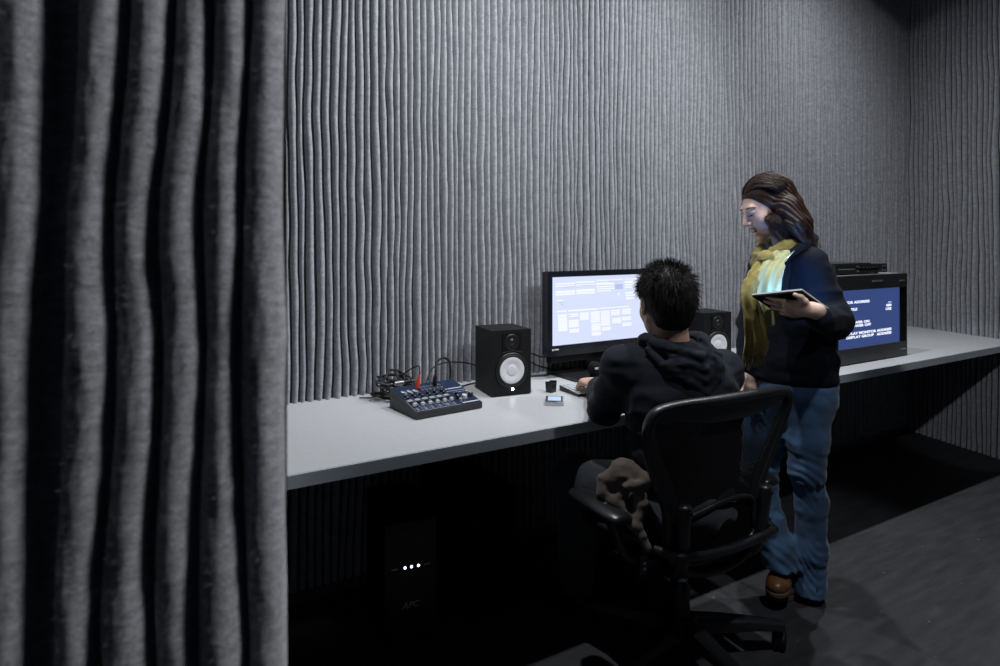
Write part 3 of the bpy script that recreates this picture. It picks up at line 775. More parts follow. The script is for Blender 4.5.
# ---------------------------------------------------------------- keyboard
def keyboard():
    x0, x1, y0, y1 = 1.553, 1.985, 2.010, 2.142
    M = Matrix.Translation(((x0 + x1) / 2, (y0 + y1) / 2, DZ)) @ Matrix.Rotation(math.radians(-2), 4, 'Z')
    w, d = (x1 - x0) / 2, (y1 - y0) / 2
    root = empty('keyboard', M.translation); tag(root, 'white computer keyboard under the hands of the seated person', 'keyboard')
    bm = bmesh.new(); hexa(bm, [(-w, -d, 0), (-w, -d, .010), (-w, d, 0), (-w, d, .020), (w, -d, 0), (w, -d, .010), (w, d, 0), (w, d, .020)], M); obj('base', bm, M_blkp, root, bevel=.003)
    sl = math.atan2(.010, 2 * d); S = M @ Matrix.Translation((0, -d, .010)) @ Matrix.Rotation(sl, 4, 'X')
    bm = bmesh.new(); box(bm, (-w + .001, .001, .0), (w - .001, 2 * d - .001, .0035), S); obj('top_plate', bm, mat('keyboard_plate', (.56, .575, .60), .4), root, bevel=.001, bseg=1)
    bm = bmesh.new()
    for r in range(6):
        y = .006 + r * .0208; x = -w + .008; hgt = .016 if r < 5 else .012
        c = 0
        while x < w - .02:
            kw = .0165 if not (r == 0 and c == 3) else .105
            if x + kw > w - .006: break
            box(bm, (x, y, .0035), (x + kw, y + hgt, .0068), S); x += kw + .0028; c += 1
    obj('keys', bm, mat('key_white', (.50, .515, .54), .5), root)
keyboard()

# ---------------------------------------------------------------- phone, cup, hub, mouse
def phone():
    P = (1.420, 1.995); M = Matrix.Translation((P[0], P[1], DZ)) @ Matrix.Rotation(math.radians(-36), 4, 'Z')
    root = empty('mobile_phone', (P[0], P[1], DZ)); tag(root, 'silver mobile phone with a lit screen lying on the desk', 'phone')
    w, d = .034, .052
    bm = bmesh.new(); box(bm, (-w, -d, 0), (w, d, .013), M); obj('body', bm, M_silver, root, bevel=.005, bseg=3, auto=50)
    bm = bmesh.new(); box(bm, (-w + .004, -d + .020, .0125), (w - .004, d - .005, .0138), M); obj('glass_front', bm, mat('dark_blue_glass', (.02, .04, .09), .15), root)
    bm = bmesh.new(); box(bm, (-w + .009, -d + .028, .0136), (w - .009, d - .012, .0142), M); obj('screen', bm, mat('lit_phone_screen', (.1, .1, .1), .3, emit=(.50, .66, .92), estr=.9), root)
    bm = bmesh.new(); box(bm, (-.010, -d + .007, .0128), (.010, -d + .014, .0138), M); obj('button', bm, M_blkp, root)
phone()
def cup():
    P = desk_pt(551, 392); root = empty('pen_cup', P); tag(root, 'small black open cup standing behind the mobile phone', 'cup')
    M = Matrix.Translation(Vector([float(c) for c in P])) @ Matrix.Rotation(.3, 4, 'Z')
    bm = bmesh.new(); o, t, h = .0145, .0025, .047
    hexa(bm, [(-o, -o, 0), (-o * 1.15, -o * 1.15, h), (-o, o, 0), (-o * 1.15, o * 1.15, h * .92), (-o + t, -o, 0), (-o * 1.15 + t, -o * 1.15, h), (-o + t, o, 0), (-o * 1.15 + t, o * 1.15, h * .92)], M)
    hexa(bm, [(o - t, -o, 0), (o * 1.15 - t, -o * 1.15, h), (o - t, o, 0), (o * 1.15 - t, o * 1.15, h * .92), (o, -o, 0), (o * 1.15, -o * 1.15, h), (o, o, 0), (o * 1.15, o * 1.15, h * .92)], M)
    hexa(bm, [(-o, -o, 0), (-o * 1.15, -o * 1.15, h * .86), (-o, -o + t, 0), (-o * 1.15, -o * 1.15 + t, h * .86), (o, -o, 0), (o * 1.15, -o * 1.15, h * .86), (o, -o + t, 0), (o * 1.15, -o * 1.15 + t, h * .86)], M)
    hexa(bm, [(-o, o - t, 0), (-o * 1.15, o * 1.15 - t, h * .86), (-o, o, 0), (-o * 1.15, o * 1.15, h * .86), (o, o - t, 0), (o * 1.15, o * 1.15 - t, h * .86), (o, o, 0), (o * 1.15, o * 1.15, h * .86)], M)
    box(bm, (-o, -o, 0), (o, o, .003), M)
    obj('shell', bm, M_blkp, root)
cup()
def hub():
    P = (1.752, 2.165); M = Matrix.Translation((P[0], P[1], DZ)) @ Matrix.Rotation(-.3, 4, 'Z')
    root = empty('desk_camera', (P[0], P[1], DZ)); tag(root, 'rounded black camera with a pale badge under the computer monitor', 'camera')
    bm = bmesh.new(); lathe(bm, [(0, 0), (.046, 0), (.048, .008), (.040, .022), (.022, .030), (.020, .040), (0, .040)], 28, M); obj('foot', bm, M_blkm, root, auto=40)
    bm = bmesh.new(); lathe(bm, [(0, -.032), (.018, -.028), (.028, -.014), (.031, 0), (.028, .014), (.018, .028), (0, .032)], 24, M @ Matrix.Translation((0, 0, .066))); obj('housing', bm, M_blkm, root, smooth=True)
    bm = bmesh.new(); box(bm, (-.010, -.0335, .069), (.010, -.026, .077), M); obj('badge', bm, M_lab, root)
    cable('thin pale grey lead running from the black camera across to the keyboard', [(P[0] + .02, P[1] - .03, DZ + .03), (P[0] + .06, P[1] - .045, DZ + .012), (P[0] + .12, P[1] - .05, DZ + .004), (P[0] + .20, P[1] - .02, DZ + .004)], .0022, M_greyp)
hub()

# ---------------------------------------------------------------- boxes on the floor under the desk
def ups():
    # front lower corners read off the photo at the floor
    a = onplane(385, 653, (0, 0, 0), (0, 0, 1)); b = onplane(436, 641, (0, 0, 0), (0, 0, 1))
    P = (a + b) / 2; yaw = math.atan2(b[1] - a[1], b[0] - a[0]); w = float(np.linalg.norm(b - a)) / 2
    M = Matrix.Translation(Vector([float(c) for c in P])) @ Matrix.Rotation(yaw, 4, 'Z')
    root = empty('power_backup', P); tag(root, 'black upright power backup box with three white lights under the desk', 'power supply')
    d, h = .36, .42
    bm = bmesh.new(); box(bm, (-w, .012, .012), (w, d, h), M); obj('case', bm, M_blkm, root, bevel=.004)
    bm = bmesh.new(); box(bm, (-w, 0, .012), (w, .014, h), M); obj('front_panel', bm, M_blkp, root, bevel=.006)
    M_led = mat('small_white_led', (.8, .8, .85), .3, emit=(.75, .8, 1.0), estr=3.0)
    for x in (-.020, .002, .026):
        bm = bmesh.new(); lathe(bm, [(.0045, 0), (.0045, .002), (0, .003)], 12, M @ Matrix.Translation((x, 0, .270)) @ Matrix.Rotation(PI / 2, 4, 'X')); obj('indicator_light', bm, M_led, root)
    bm = bmesh.new()
    for x in (-.066, .045): box(bm, (x, -.0015, .268), (x + .022, .001, .272), M)
    obj('panel_marks', bm, M_greyp, root)
    Mt = M @ basis((-.030, -.0012, .133), (1, 0, 0), (.25, 0, 1), (0, -1, 0))
    text_mesh('lettering', 'APC', .030, Mt, M_greyp, root, bold=.0006)
    bm = bmesh.new(); box(bm, (-.012, -.001, .045), (.016, .001, .049), M); obj('lower_mark', bm, M_char, root)
    for sx in (-1, 1):
        for y in (.03, d - .03):
            bm = bmesh.new(); lathe(bm, [(0, 0), (.014, 0), (.014, .014), (0, .014)], 12, M @ Matrix.Translation((sx * (w - .025), y, 0))); obj('foot', bm, M_rub, root)
ups()
def tower():
    M = Matrix.Translation((1.17, 2.03, 0)) @ Matrix.Rotation(.05, 4, 'Z')
    root = empty('computer_tower', (1.17, 2.03, 0)); tag(root, 'black computer tower standing unlit under the desk, right of the box with white lights', 'computer')
    w, d, h = .10, .40, .45
    bm = bmesh.new(); box(bm, (-w, .014, .014), (w, d, h), M); obj('case', bm, M_blkm, root, bevel=.004)
    bm = bmesh.new(); box(bm, (-w, 0, .014), (w, .015, h), M); obj('front_panel', bm, M_blkm, root, bevel=.005)
    for z in (.37, .32):
        bm = bmesh.new(); box(bm, (-w + .02, -.002, z), (w - .02, .004, z + .036), M); obj('drive_bay', bm, M_blkm, root, bevel=.001, bseg=1)
    bm = bmesh.new(); lathe(bm, [(.008, 0), (.008, .003), (0, .003)], 14, M @ Matrix.Translation((.05, 0, .27)) @ Matrix.Rotation(PI / 2, 4, 'X')); obj('power_button', bm, M_char, root)
    for sx in (-1, 1):
        for y in (.04, d - .04):
            bm = bmesh.new(); lathe(bm, [(0, 0), (.014, 0), (.014, .016), (0, .016)], 12, M @ Matrix.Translation((sx * (w - .025), y, 0))); obj('foot', bm, M_rub, root)
tower()

# ================================================================ LAMPS
# ================================================================ OFFICE CHAIR
CHX, CHY = 1.580, 1.505
M_frame = mat('chair_graphite', (.015, .0165, .020), .36, spec=.7, noise=(30, .12))
M_pad = mat('chair_arm_pad', (.018, .018, .020), .33, spec=.55)
M_mesh = mat('chair_mesh_weave', (.014, .014, .016), .55, spec=.5)
M_alu = mat('chair_steel', (.50, .58, .62), .3, metal=.5)

def chair():
    O = Vector((CHX, CHY, 0)); T = Matrix.Translation(O) @ Matrix.Rotation(math.radians(-3), 4, 'Z')
    root = empty('office_chair', O); tag(root, 'black mesh-backed office chair under the person at the computer', 'office chair')
    L = lambda x, y, z: T @ Vector((x, y, z))
    # --- backrest: sections by height -> half width and lean
    zs = [.375, .41, .47, .56, .63, .72, .80, .855, .885]
    hw = [.10, .165, .182, .188, .215, .258, .284, .287, .262]
    def yb(x, z): return -.155 - .11 * (z - .38) + .30 * x * x + .025 * math.sin((z - .38) / .5 * PI)
    right = [(0, .362), (.10, .375), (.160, .41), (.182, .47), (.188, .56), (.215, .63), (.258, .72), (.284, .80), (.287, .850), (.268, .884), (.20, .897), (.09, .899), (0, .899)]
    loop = right + [(-x, z) for x, z in right[-2:0:-1]]
    pts = spline([(x, 0, z) for x, z in loop], 5, closed=True)
    bm = bmesh.new(); tube(bm, [L(p[0], yb(p[0], p[2]), p[2]) for p in pts], .0145, 10, closed=True, flat=1.3, up=(0, 1, 0)); obj('back_frame', bm, M_frame, root, smooth=True)
    # top band with a sagging lower lip
    bm = bmesh.new(); cols = []
    for i in range(33):
        x = -.268 + .536 * i / 32; s = abs(x) / .268
        zt = .899 - .018 * s ** 6; zl = .832 + .042 * s ** 2.4
        ring = []
        for k in range(13):
            z = zl + (zt - zl) * k / 12; ring.append((x, yb(x, z) - .010, z))
        back = [bm.verts.new(L(*q)) for q in ring]; front = [bm.verts.new(L(q[0], q[1] + .018, q[2])) for q in ring]
        lip = bm.verts.new(L(x, yb(x, zl) - .002, zl - .006))
        cols.append(back + front[::-1] + [lip])
    for a, b in zip(cols, cols[1:]):
        n = len(a)
        for k in range(n): bm.faces.new((a[k], a[(k + 1) % n], b[(k + 1) % n], b[k]))
    bm.faces.new(cols[0]); bm.faces.new(cols[-1][::-1]); obj('top_band', bm, M_frame, root, auto=50)
    # wide side flanges that narrow the woven window towards the waist
    for sx in (-1, 1):
        bm = bmesh.new(); prev = None
        for z in np.linspace(.42, .845, 22):
            xo = float(np.interp(z, zs, hw)); xi = xo - .012 - .034 * max(0.0, math.sin((z - .40) / .47 * PI)) ** 1.2
            pts = [(sx * xo, yb(xo, z) - .010, z), (sx * xi, yb(xi, z) - .004, z), (sx * xi, yb(xi, z) + .006, z), (sx * xo, yb(xo, z) + .010, z)]
            ring = [bm.verts.new(L(*q)) for q in pts]
            if prev:
                for k in range(4): bm.faces.new((prev[k], prev[(k + 1) % 4], ring[(k + 1) % 4], ring[k]))
            else: bm.faces.new(ring)
            prev = ring
        bm.faces.new(prev[::-1]); obj('side_flange', bm, M_frame, root, auto=50)
    # woven back: fine vertical and cross threads
    bm = bmesh.new()
    def hwz(z): return float(np.interp(z, zs, hw))
    def thread(pts, w, dirv):
        prev = None
        for p in pts:
            a = bm.verts.new(L(p[0] - dirv[0] * w, p[1], p[2] - dirv[1] * w)); b = bm.verts.new(L(p[0] + dirv[0] * w, p[1], p[2] + dirv[1] * w))
            if prev: bm.faces.new((prev[0], prev[1], b, a))
            prev = (a, b)
    for i in range(1, 110):
        s = -1 + 2 * i / 110
        thread([(s * hwz(z), yb(s * hwz(z), z) + .0008 * (1 if (i + j) % 2 else -1), z) for j, z in enumerate(np.linspace(.378, .868, 30))], .0013, (1, 0))
    for j in range(96):
        z = .385 + .48 * j / 95
        thread([(s * hwz(z), yb(s * hwz(z), z), z) for s in np.linspace(-1, 1, 14)], .0011, (0, 1))
    obj('woven_back', bm, M_mesh, root)
    # lumbar pad behind the weave
    bm = bmesh.new()
    lp = spline([(-.135, 0, .545), (-.07, 0, .562), (.0, 0, .575), (.09, 0, .575), (.14, 0, .55), (.145, 0, .50), (.14, 0, .45), (.07, 0, .425), (-.04, 0, .415), (-.13, 0, .415), (-.145, 0, .45), (-.145, 0, .50)], 5, closed=True)
    tube(bm, [L(p[0], yb(p[0], p[2]) - .022, p[2]) for p in lp], .0085, 8, closed=True); obj('lumbar_frame', bm, M_frame, root, smooth=True)
    bm = bmesh.new()
    g = []
    for j in range(9):
        z = .425 + .135 * j / 8
        row = [(x, yb(x, z) - .020, z) for x in np.linspace(-.138, .138, 30)]
        g.append([bm.verts.new(L(q[0], q[1] + (.0028 if k % 2 else 0), q[2])) for k, q in enumerate(row)])
    for a, b in zip(g, g[1:]):
        for k in range(29): bm.faces.new((a[k], a[k + 1], b[k + 1], b[k]))
    bmesh.ops.solidify(bm, geom=bm.faces[:], thickness=.008); obj('lumbar_pad', bm, M_rub, root, smooth=True)
    # uprights that carry the back
    for sx in (-1, 1):
        bm = bmesh.new(); tube(bm, [L(sx * x, y, z) for x, y, z in spline([(.168, -.195, .600), (.166, -.190, .54), (.160, -.175, .45), (.150, -.15, .385), (.125, -.06, .355)], 5)], [.021] * 8 + [.023] * 8 + [.024] * 5, 12, flat=.8, up=(0, 1, 0)); u = obj('upright', bm, M_frame, root, smooth=True)
        bm = bmesh.new()
        for z in (.585, .40): lathe(bm, [(.006, 0), (.006, .003), (0, .004)], 12, T @ Matrix.Translation((sx * .167, -.215 + (.585 - z) * .10, z)) @ Matrix.Rotation(PI / 2, 4, 'X'))
        obj('bolt_heads', bm, M_blkp, u)
    # --- seat
    bm = bmesh.new(); rows = []
    for j in range(15):
        v = j / 14; y = -.20 + .47 * v; z = .425 + .015 * math.cos(v * PI) - .05 * max(0, v - .75) ** 2 * 16 * .3
        w = .235 * (1 - .25 * max(0, .25 - v) * 4 * .6) * (1 - .12 * max(0, v - .8) * 5)
        rows.append([bm.verts.new(L(w * s, y, z + .020 * s * s)) for s in np.linspace(-1, 1, 13)])
    for a, b in zip(rows, rows[1:]):
        for k in range(12): bm.faces.new((a[k], a[k + 1], b[k + 1], b[k]))
    edge = [r[0].co.copy() for r in rows] + [q.co.copy() for q in rows[-1][1:]] + [r[-1].co.copy() for r in rows[::-1][1:]] + [q.co.copy() for q in rows[0][::-1][1:-1]]
    bmesh.ops.solidify(bm, geom=bm.faces[:], thickness=.006); obj('seat', bm, M_mesh, root, smooth=True)
    bm = bmesh.new(); tube(bm, edge, .014, 8, closed=True); obj('seat_frame', bm, M_frame, root, smooth=True)
    # --- mechanism, gas column
    bm = bmesh.new(); hexa(bm, [(-.09, -.11, .330), (-.11, -.11, .395), (-.09, .10, .330), (-.11, .13, .395), (.09, -.11, .330), (.11, -.11, .395), (.09, .10, .330), (.11, .13, .395)], T); obj('tilt_mechanism', bm, M_frame, root, bevel=.012, bseg=3, auto=40)
    bm = bmesh.new(); box(bm, (-.20, -.02, .385), (.20, .03, .405), T); obj('seat_crossbar', bm, M_frame, root, bevel=.005)
    bm = bmesh.new(); lathe(bm, [(.0125, .335), (.0125, .268)], 18, T); lathe(bm, [(.017, .285), (.019, .280), (.019, .258), (.014, .254)], 18, T); obj('gas_column', bm, M_alu, root, auto=40)
    bm = bmesh.new(); lathe(bm, [(.0, .256), (.016, .256), (.030, .235), (.026, .20), (.030, .14), (.034, .10), (0, .10)], 22, T); obj('column_sleeve', bm, M_frame, root, auto=40)
    bm = bmesh.new(); lathe(bm, [(0, .145), (.045, .142), (.056, .128), (.056, .085), (.048, .075), (0, .075)], 26, T); obj('base_hub', bm, M_frame, root, auto=40)
    # --- five legs, casters
    for k in range(5):
        a = math.radians(-22 + 72 * k); R = T @ Matrix.Rotation(a, 4, 'Z')
        bm = bmesh.new()
        secs = [(.03, .030, .084, .142), (.12, .027, .088, .134), (.24, .024, .086, .118), (.335, .021, .078, .100), (.35, .017, .079, .097)]
        rr = []
        for x, w, zl, zh in secs:
            rr.append([bm.verts.new(R @ Vector((x, y, z))) for y, z in ((-w, zl), (w, zl), (w, zh - .008), (w * .62, zh), (-w * .62, zh), (-w, zh - .008))])
        for p, q in zip(rr, rr[1:]):
            for i in range(6): bm.faces.new((p[i], p[(i + 1) % 6], q[(i + 1) % 6], q[i]))
        bm.faces.new(rr[0][::-1]); bm.faces.new(rr[-1]); leg = obj('leg', bm, M_frame, root, bevel=.003, auto=50)
        P = R @ Vector((.335, 0, 0)); ca = a + (.9, -.5, .4, 1.3, -.8)[k]
        K = Matrix.Translation(P) @ Matrix.Rotation(ca, 4, 'Z')
        bm = bmesh.new(); lathe(bm, [(.006, .045), (.006, .085)], 10, K)
        tube(bm, [K @ Vector((.018 + .027 * math.cos(t), 0, .030 + .027 * math.sin(t))) for t in np.linspace(-.2, PI + .2, 12)], .011, 8, flat=.35, up=(0, 1, 0)); cs = obj('caster_fork', bm, M_blkp, leg, smooth=True)
        for sy in (-1, 1):
            W = K @ Matrix.Translation((.018, sy * .013, .030)) @ Matrix.Rotation(PI / 2, 4, 'X')
            bm = bmesh.new(); lathe(bm, [(0, -.008), (.020, -.008), (.027, -.0075), (.030, -.005), (.030, .005), (.027, .0075), (.020, .008), (0, .008)], 26, W); obj('caster_wheel', bm, M_rub, leg, auto=50)
    # --- arms
    for sx in (-1, 1):
        bm = bmesh.new()
        pr = []
        for y, w, h in ((-.125, .022, .010), (-.115, .036, .016), (-.08, .045, .019), (.0, .048, .020), (.08, .044, .019), (.125, .034, .016), (.14, .018, .010)):
            pr.append([bm.verts.new(L(sx * .315 + w * math.cos(2 * PI * q / 16) + sx * .0, y + .02, 0.555 + h * math.sin(2 * PI * q / 16) * (1 if math.sin(2 * PI * q / 16) > 0 else .7) - .02 * (y / .14) ** 2 * .3)) for q in range(16)])
        for p, q in zip(pr, pr[1:]):
            for i in range(16): bm.faces.new((p[i], p[(i + 1) % 16], q[(i + 1) % 16], q[i]))
        bm.faces.new(pr[0][::-1]); bm.faces.new(pr[-1]); arm = obj('arm_pad', bm, M_pad, root, smooth=True)
        bm = bmesh.new(); tube(bm, [L(sx * x, y, z) for x, y, z in spline([(.312, -.01, .562), (.308, -.04, .51), (.298, -.07, .455), (.268, -.085, .425), (.20, -.085, .415), (.155, -.085, .415)], 5)], .0155, 10, flat=1.5, up=(0, 1, 0)); st = obj('arm_stem', bm, M_frame, root, smooth=True)
        bm = bmesh.new(); tube(bm, [L(sx * x, y, z) for x, y, z in ((.312, .005, .557), (.312, -.015, .535))], [.026, .019], 12, flat=1.2); obj('arm_collar', bm, M_frame, st, smooth=True)
        bm = bmesh.new(); box(bm, (sx * .262 - .014, -.125, .395), (sx * .262 + .014, -.088, .45), T); obj('arm_clamp', bm, M_frame, st, bevel=.005)
        for z in (.412, .428):
            bm = bmesh.new(); lathe(bm, [(.0048, 0), (.0048, .003), (0, .0035)], 10, T @ Matrix.Translation((sx * .262, -.125, z)) @ Matrix.Rotation(PI / 2, 4, 'X')); obj('clamp_bolt', bm, M_silver, st)
chair()
# ================================================================ PEOPLE
def nrm3(v): v = np.array(v, float); return v / np.linalg.norm(v)
def rot_to(d, n, a): return d * math.cos(a) + n * math.sin(a)

def head_field(C, f, u, s=1.0, female=False):
    """skin of a head: C centre, f where it looks, u crown"""
    f, u = nrm3(f), nrm3(u); r = nrm3(np.cross(f, u)); u = np.cross(r, f)
    R = np.stack([r, f, u]); C = np.array(C, float)
    P = lambda x, y, z: C + s * (r * x + f * y + u * z)
    jw = .0 if female else .006
    parts = [ell(P(0, -.014, .030), np.array((.074, .093, .083)) * s, R), ell(P(0, .030, -.028), np.array((.059 + jw, .062, .083)) * s, R)]
    hd = union(parts, .03 * s)
    hd = union([hd, cap(P(.046 + jw, -.004, -.058), P(.012, .072, -.100), .018 * s, .014 * s), cap(P(-.046 - jw, -.004, -.058), P(-.012, .072, -.100), .018 * s, .014 * s),
                cap(P(0, .079, -.101), P(0, .078, -.097), .016 * s), ell(P(.038, .062, -.026), np.array((.022, .022, .026)) * s, R), ell(P(-.038, .062, -.026), np.array((.022, .022, .026)) * s, R),
                cap(P(-.034, .079, .024), P(.034, .079, .024), .011 * s)], .018 * s)
    for sx in (-1, 1): hd = minus(hd, ell(P(sx * .031, .101, .004), np.array((.018, .016, .013)) * s, R), .010 * s)
    hd = union([hd, cap(P(0, .090, .014), P(0, .1125, -.029), .0075 * s, .0100 * s)], .010 * s)
    hd = union([hd, cap(P(.010, .098, -.034), P(.010, .096, -.034), .0075 * s), cap(P(-.010, .098, -.034), P(-.010, .096, -.034), .0075 * s)], .007 * s)
    hd = union([hd, cap(P(-.013, .0895, -.0570), P(.013, .0895, -.0570), .0052 * s), cap(P(-.010, .0890, -.0670), P(.010, .0890, -.0670), .0060 * s), cap(P(0, .0925, -.0565), P(0, .0925, -.0570), .005 * s)], .006 * s)
    hd = minus(hd, cap(P(-.020, .0975, -.0620), P(.020, .0975, -.0620), .0022 * s), .002 * s)
    for sx in (-1, 1): hd = union([hd, ell(P(sx * .031, .0785, .0085), np.array((.0150, .0140, .0095)) * s, R), ell(P(sx * .031, .0785, -.006), np.array((.0140, .0125, .0060)) * s, R)], .003 * s)
    for sx in (-1, 1):
        ear = minus(ell(P(sx * .077, -.010, -.004), np.array((.011, .019, .032)) * s, R), ell(P(sx * .087, -.006, -.002), np.array((.008, .010, .018)) * s, R), .004 * s)
        hd = union([hd, ear], .006 * s)
    return hd, P, R

def hand_field(W, d, n, t, curls, k=1.0, thumb=(.5, .35), spread=.05, wrist_r=.025, tfwd=.75, tpts=None):
    """W wrist, d finger direction, n palm side, t towards the thumb; curls = bend of each finger"""
    d, n, t = nrm3(d), nrm3(n), nrm3(t); W = np.array(W, float); tips = []
    R = np.stack([t, d, n])
    palm = union([ell(W + d * .048 * k, np.array((.038, .052, .0145)) * k, R), cap(W - d * .02 * k, W + d * .03 * k, wrist_r * k, .022 * k), cap(W + d * .075 * k + t * .026 * k, W + d * .075 * k - t * .026 * k, .0125 * k)], .014 * k)
    fs = []
    for i, (off, ln, r) in enumerate(((.029, .070, .0088), (.010, .078, .0090), (-.010, .073, .0086), (-.028, .058, .0078))):
        b = W + k * (d * (.082 - .006 * abs(i - 1)) + t * off); fd = nrm3(d + t * spread * (1.5 - i)); c = curls[i]; p = b; pts = [p - d * .01 * k]; ang = 0
        for sl, cc in ((.46, 1.0), (.30, 1.25), (.24, .8)):
            ang += c * cc; q = p + rot_to(fd, n, ang) * ln * sl * k; pts.append(q); p = q
        fs.append(chain(pts, [r * k * 1.02, r * k, r * k * .9, r * k * .74], .003)); tips.append(pts[1:])
    hd = palm
    for f_ in fs: hd = union([hd, f_], .0045 * k)
    a, b = thumb
    td = nrm3(t * math.cos(a) * .9 + d * tfwd + n * math.sin(a) * .8)
    p0 = W + k * (d * .022 + t * .026 + n * .004); p1 = p0 + td * .036 * k; t2 = nrm3(td + n * b); p2 = p1 + t2 * .032 * k; t3 = nrm3(t2 + n * b * .6); p3 = p2 + t3 * .024 * k
    if tpts is not None: p1, p2, p3 = tpts
    hd = union([hd, chain([p0, p1, p2, p3], [.0135 * k, .0110 * k, .0098 * k, .0078 * k], .004)], .009 * k)
    return hd, tips

def bounds(pts, pad):
    pts = np.array(pts); return pts.min(0) - pad, pts.max(0) + pad

def hbox(HP, a, b, extra=(), pad=.02):
    return bounds([HP(x, y, z) for x in (a[0], b[0]) for y in (a[1], b[1]) for z in (a[2], b[2])] + list(extra), pad)

def skin_mat(name, col, red=.5):
    m = mat(name, col, .5, spec=.35, noise=(60, .06), bump=(500, .08, .0004))
    b = m.node_tree.nodes['Principled BSDF']; b.inputs['Subsurface Weight'].default_value = .12; b.inputs['Subsurface Radius'].default_value = (.01, .004, .002)
    return m
def cloth_mat(name, col, sc=700, st=.25, rough=.9, var=.12, sheen=.15):
    return mat(name, col, rough, spec=.15, noise=(9, var), bump=(sc, st, .0008), sheen=sheen)

UP = np.array([0, 0, 1.0])
# ---------------------------------------------------------------- man at the desk
def man():
    root = empty('person', (1.50, 1.42, 0)); tag(root, 'seated person with short black hair and a black hooded top, back turned, typing', 'person')
    M_skin = skin_mat('warm_skin', (.52, .33, .24)); M_hood = cloth_mat('black_jersey', (.0125, .0155, .0225), rough=.8, sheen=.03)
    fm = nrm3((.28, .96, 0)); sm = nrm3((.96, -.28, 0))
    LS, RS = at(622, 369, 2.08), at(722, 372, 2.18); LE, RE = at(604, 409, 2.18), np.array([1.845, 1.63, .81])
    LW, RW = at(597.5, 386.5, 2.47), np.array([1.80, 1.90, .805])
    HC = at(665, 304, 2.12); fh = nrm3((.36, .93, -.10)); uh = nrm3((.05, .14, 1))
    hd, HP, HR = head_field(HC, fh, uh, 1.02)
    nb = np.array([1.552, 1.520, 1.02])
    neck = cap(HP(0, -.030, -.055), nb, .054, .060)
    head = union([hd, neck], .02)
    lh, ltips = hand_field(LW + nrm3(LW - LE) * .012, nrm3(at(577, 384, 2.62) - LW) + UP * .16, (0, 0, -1), nrm3((1, -.1, 0)), (.34, .38, .40, .44), 1.0, (.25, .3))
    rh, rtips = hand_field(RW, nrm3((-.15, 1, .1)), (0, 0, -1), nrm3((-1, 0, 0)), (.34, .38, .40, .44), 1.0, (.25, .3))
    larm = union([lh, cap(LE, LW + nrm3(LW - LE) * .01, .036, .026)], .012); rarm = union([rh, cap(RE, RW, .036, .026)], .012)
    tors = stack([(.50, 1.56, 1.48, .15, .09), (.75, 1.556, 1.468, .14, .09), (.95, 1.56, 1.50, .16, .085), (1.03, 1.555, 1.52, .06, .055)], sm, fm)
    legs = union([chain([(1.47, 1.48, .535), (1.385, 1.80, .53), (1.45, 1.88, .10)], [.07, .05, .035], .02), chain([(1.65, 1.46, .535), (1.70, 1.78, .53), (1.74, 1.90, .10)], [.07, .05, .035], .02),
                  cap(LS, LE, .045, .036), cap(RS, RE, .045, .036)], .03)
    body = union([tors, legs], .03)
    l1, h1 = hbox(HP, (-.1, -.12, -.13), (.1, .13, .13), [nb - .06, nb + .06])
    sdf_obj('body', [(head, l1, h1, .0034), (larm, *bounds([LE, *[p for t in ltips for p in t]], .05), .0032), (rarm, *bounds([RE, *[p for t in rtips for p in t]], .05), .0036), (body, (1.2, 1.25, .04), (1.95, 2.0, 1.08), .014)], M_skin, root)
    # hair: a close cap left clear of face, ears and nape, then tousled strands
    cap_ = ell(HP(0, -.020, .036), np.array((.087, .105, .092)) * 1.02, HR)
    cap_ = union([cap_, ell(HP(0, -.055, -.018), np.array((.074, .062, .075)), HR)], .03)
    cap_ = minus(cap_, ell(HP(0, .125, -.055), np.array((.14, .125, .115)), HR), .012)
    for sx in (-1, 1): cap_ = minus(cap_, ell(HP(sx * .100, .012, -.032), np.array((.042, .040, .060)), HR), .008)
    cap_ = minus(cap_, ell(HP(0, -.035, -.150), np.array((.12, .12, .068)), HR), .012)
    cap_ = wrinkle(cap_, .003, (60, 60, 25), 3.0)
    v, q = surface(cap_, *hbox(HP, (-.11, -.14, -.11), (.11, .11, .15)), .0038)
    rs = np.random.default_rng(3); lines = []
    r_, f_, u_ = HR
    for k in range(3400):
        th = rs.uniform(0, 2 * PI); ph = math.acos(rs.uniform(-.35, 1))
        dl = np.array([math.sin(ph) * math.cos(th), math.sin(ph) * math.sin(th), math.cos(ph)])
        if dl[2] < .25 and dl[1] > .15: continue
        if dl[2] < -.05 and dl[1] > -.25: continue
        if abs(dl[0]) > .75 and dl[2] < .1 and dl[1] > -.45: continue
        base = HP(*(np.array((0, -.020, .036)) + dl * np.array((.085, .103, .090))))
        nrm_ = r_ * dl[0] + f_ * dl[1] + u_ * dl[2]
        top = max(0.0, dl[2])
        sw = r_ * rs.normal(0, .30) + f_ * (rs.normal(0, .22) + .30 * top) - u_ * (1.2 * (1 - top)) + u_ * .35 * top
        d0 = nrm3(nrm_ * (.28 + .32 * top) + sw * .8)
        clump = np.array([vnoise(dl[0] * 6, dl[1] * 6, dl[2] * 6 + s_) for s_ in (0, 9, 17)]).ravel()
        d0 = nrm3(d0 + .40 * clump)
        ln = rs.uniform(.022, .036) * (1 + .15 * top)
        t = np.linspace(0, 1, 5)[:, None]
        lines.append(base - nrm_ * .004 + d0 * ln * t + (nrm_ * .12 - u_ * .25) * ln * t * t)
    strands_mesh('hair', lines, .0013, mat('black_hair', (.0085, .0075, .0075), .55, spec=.2), root, extra=(v, q))
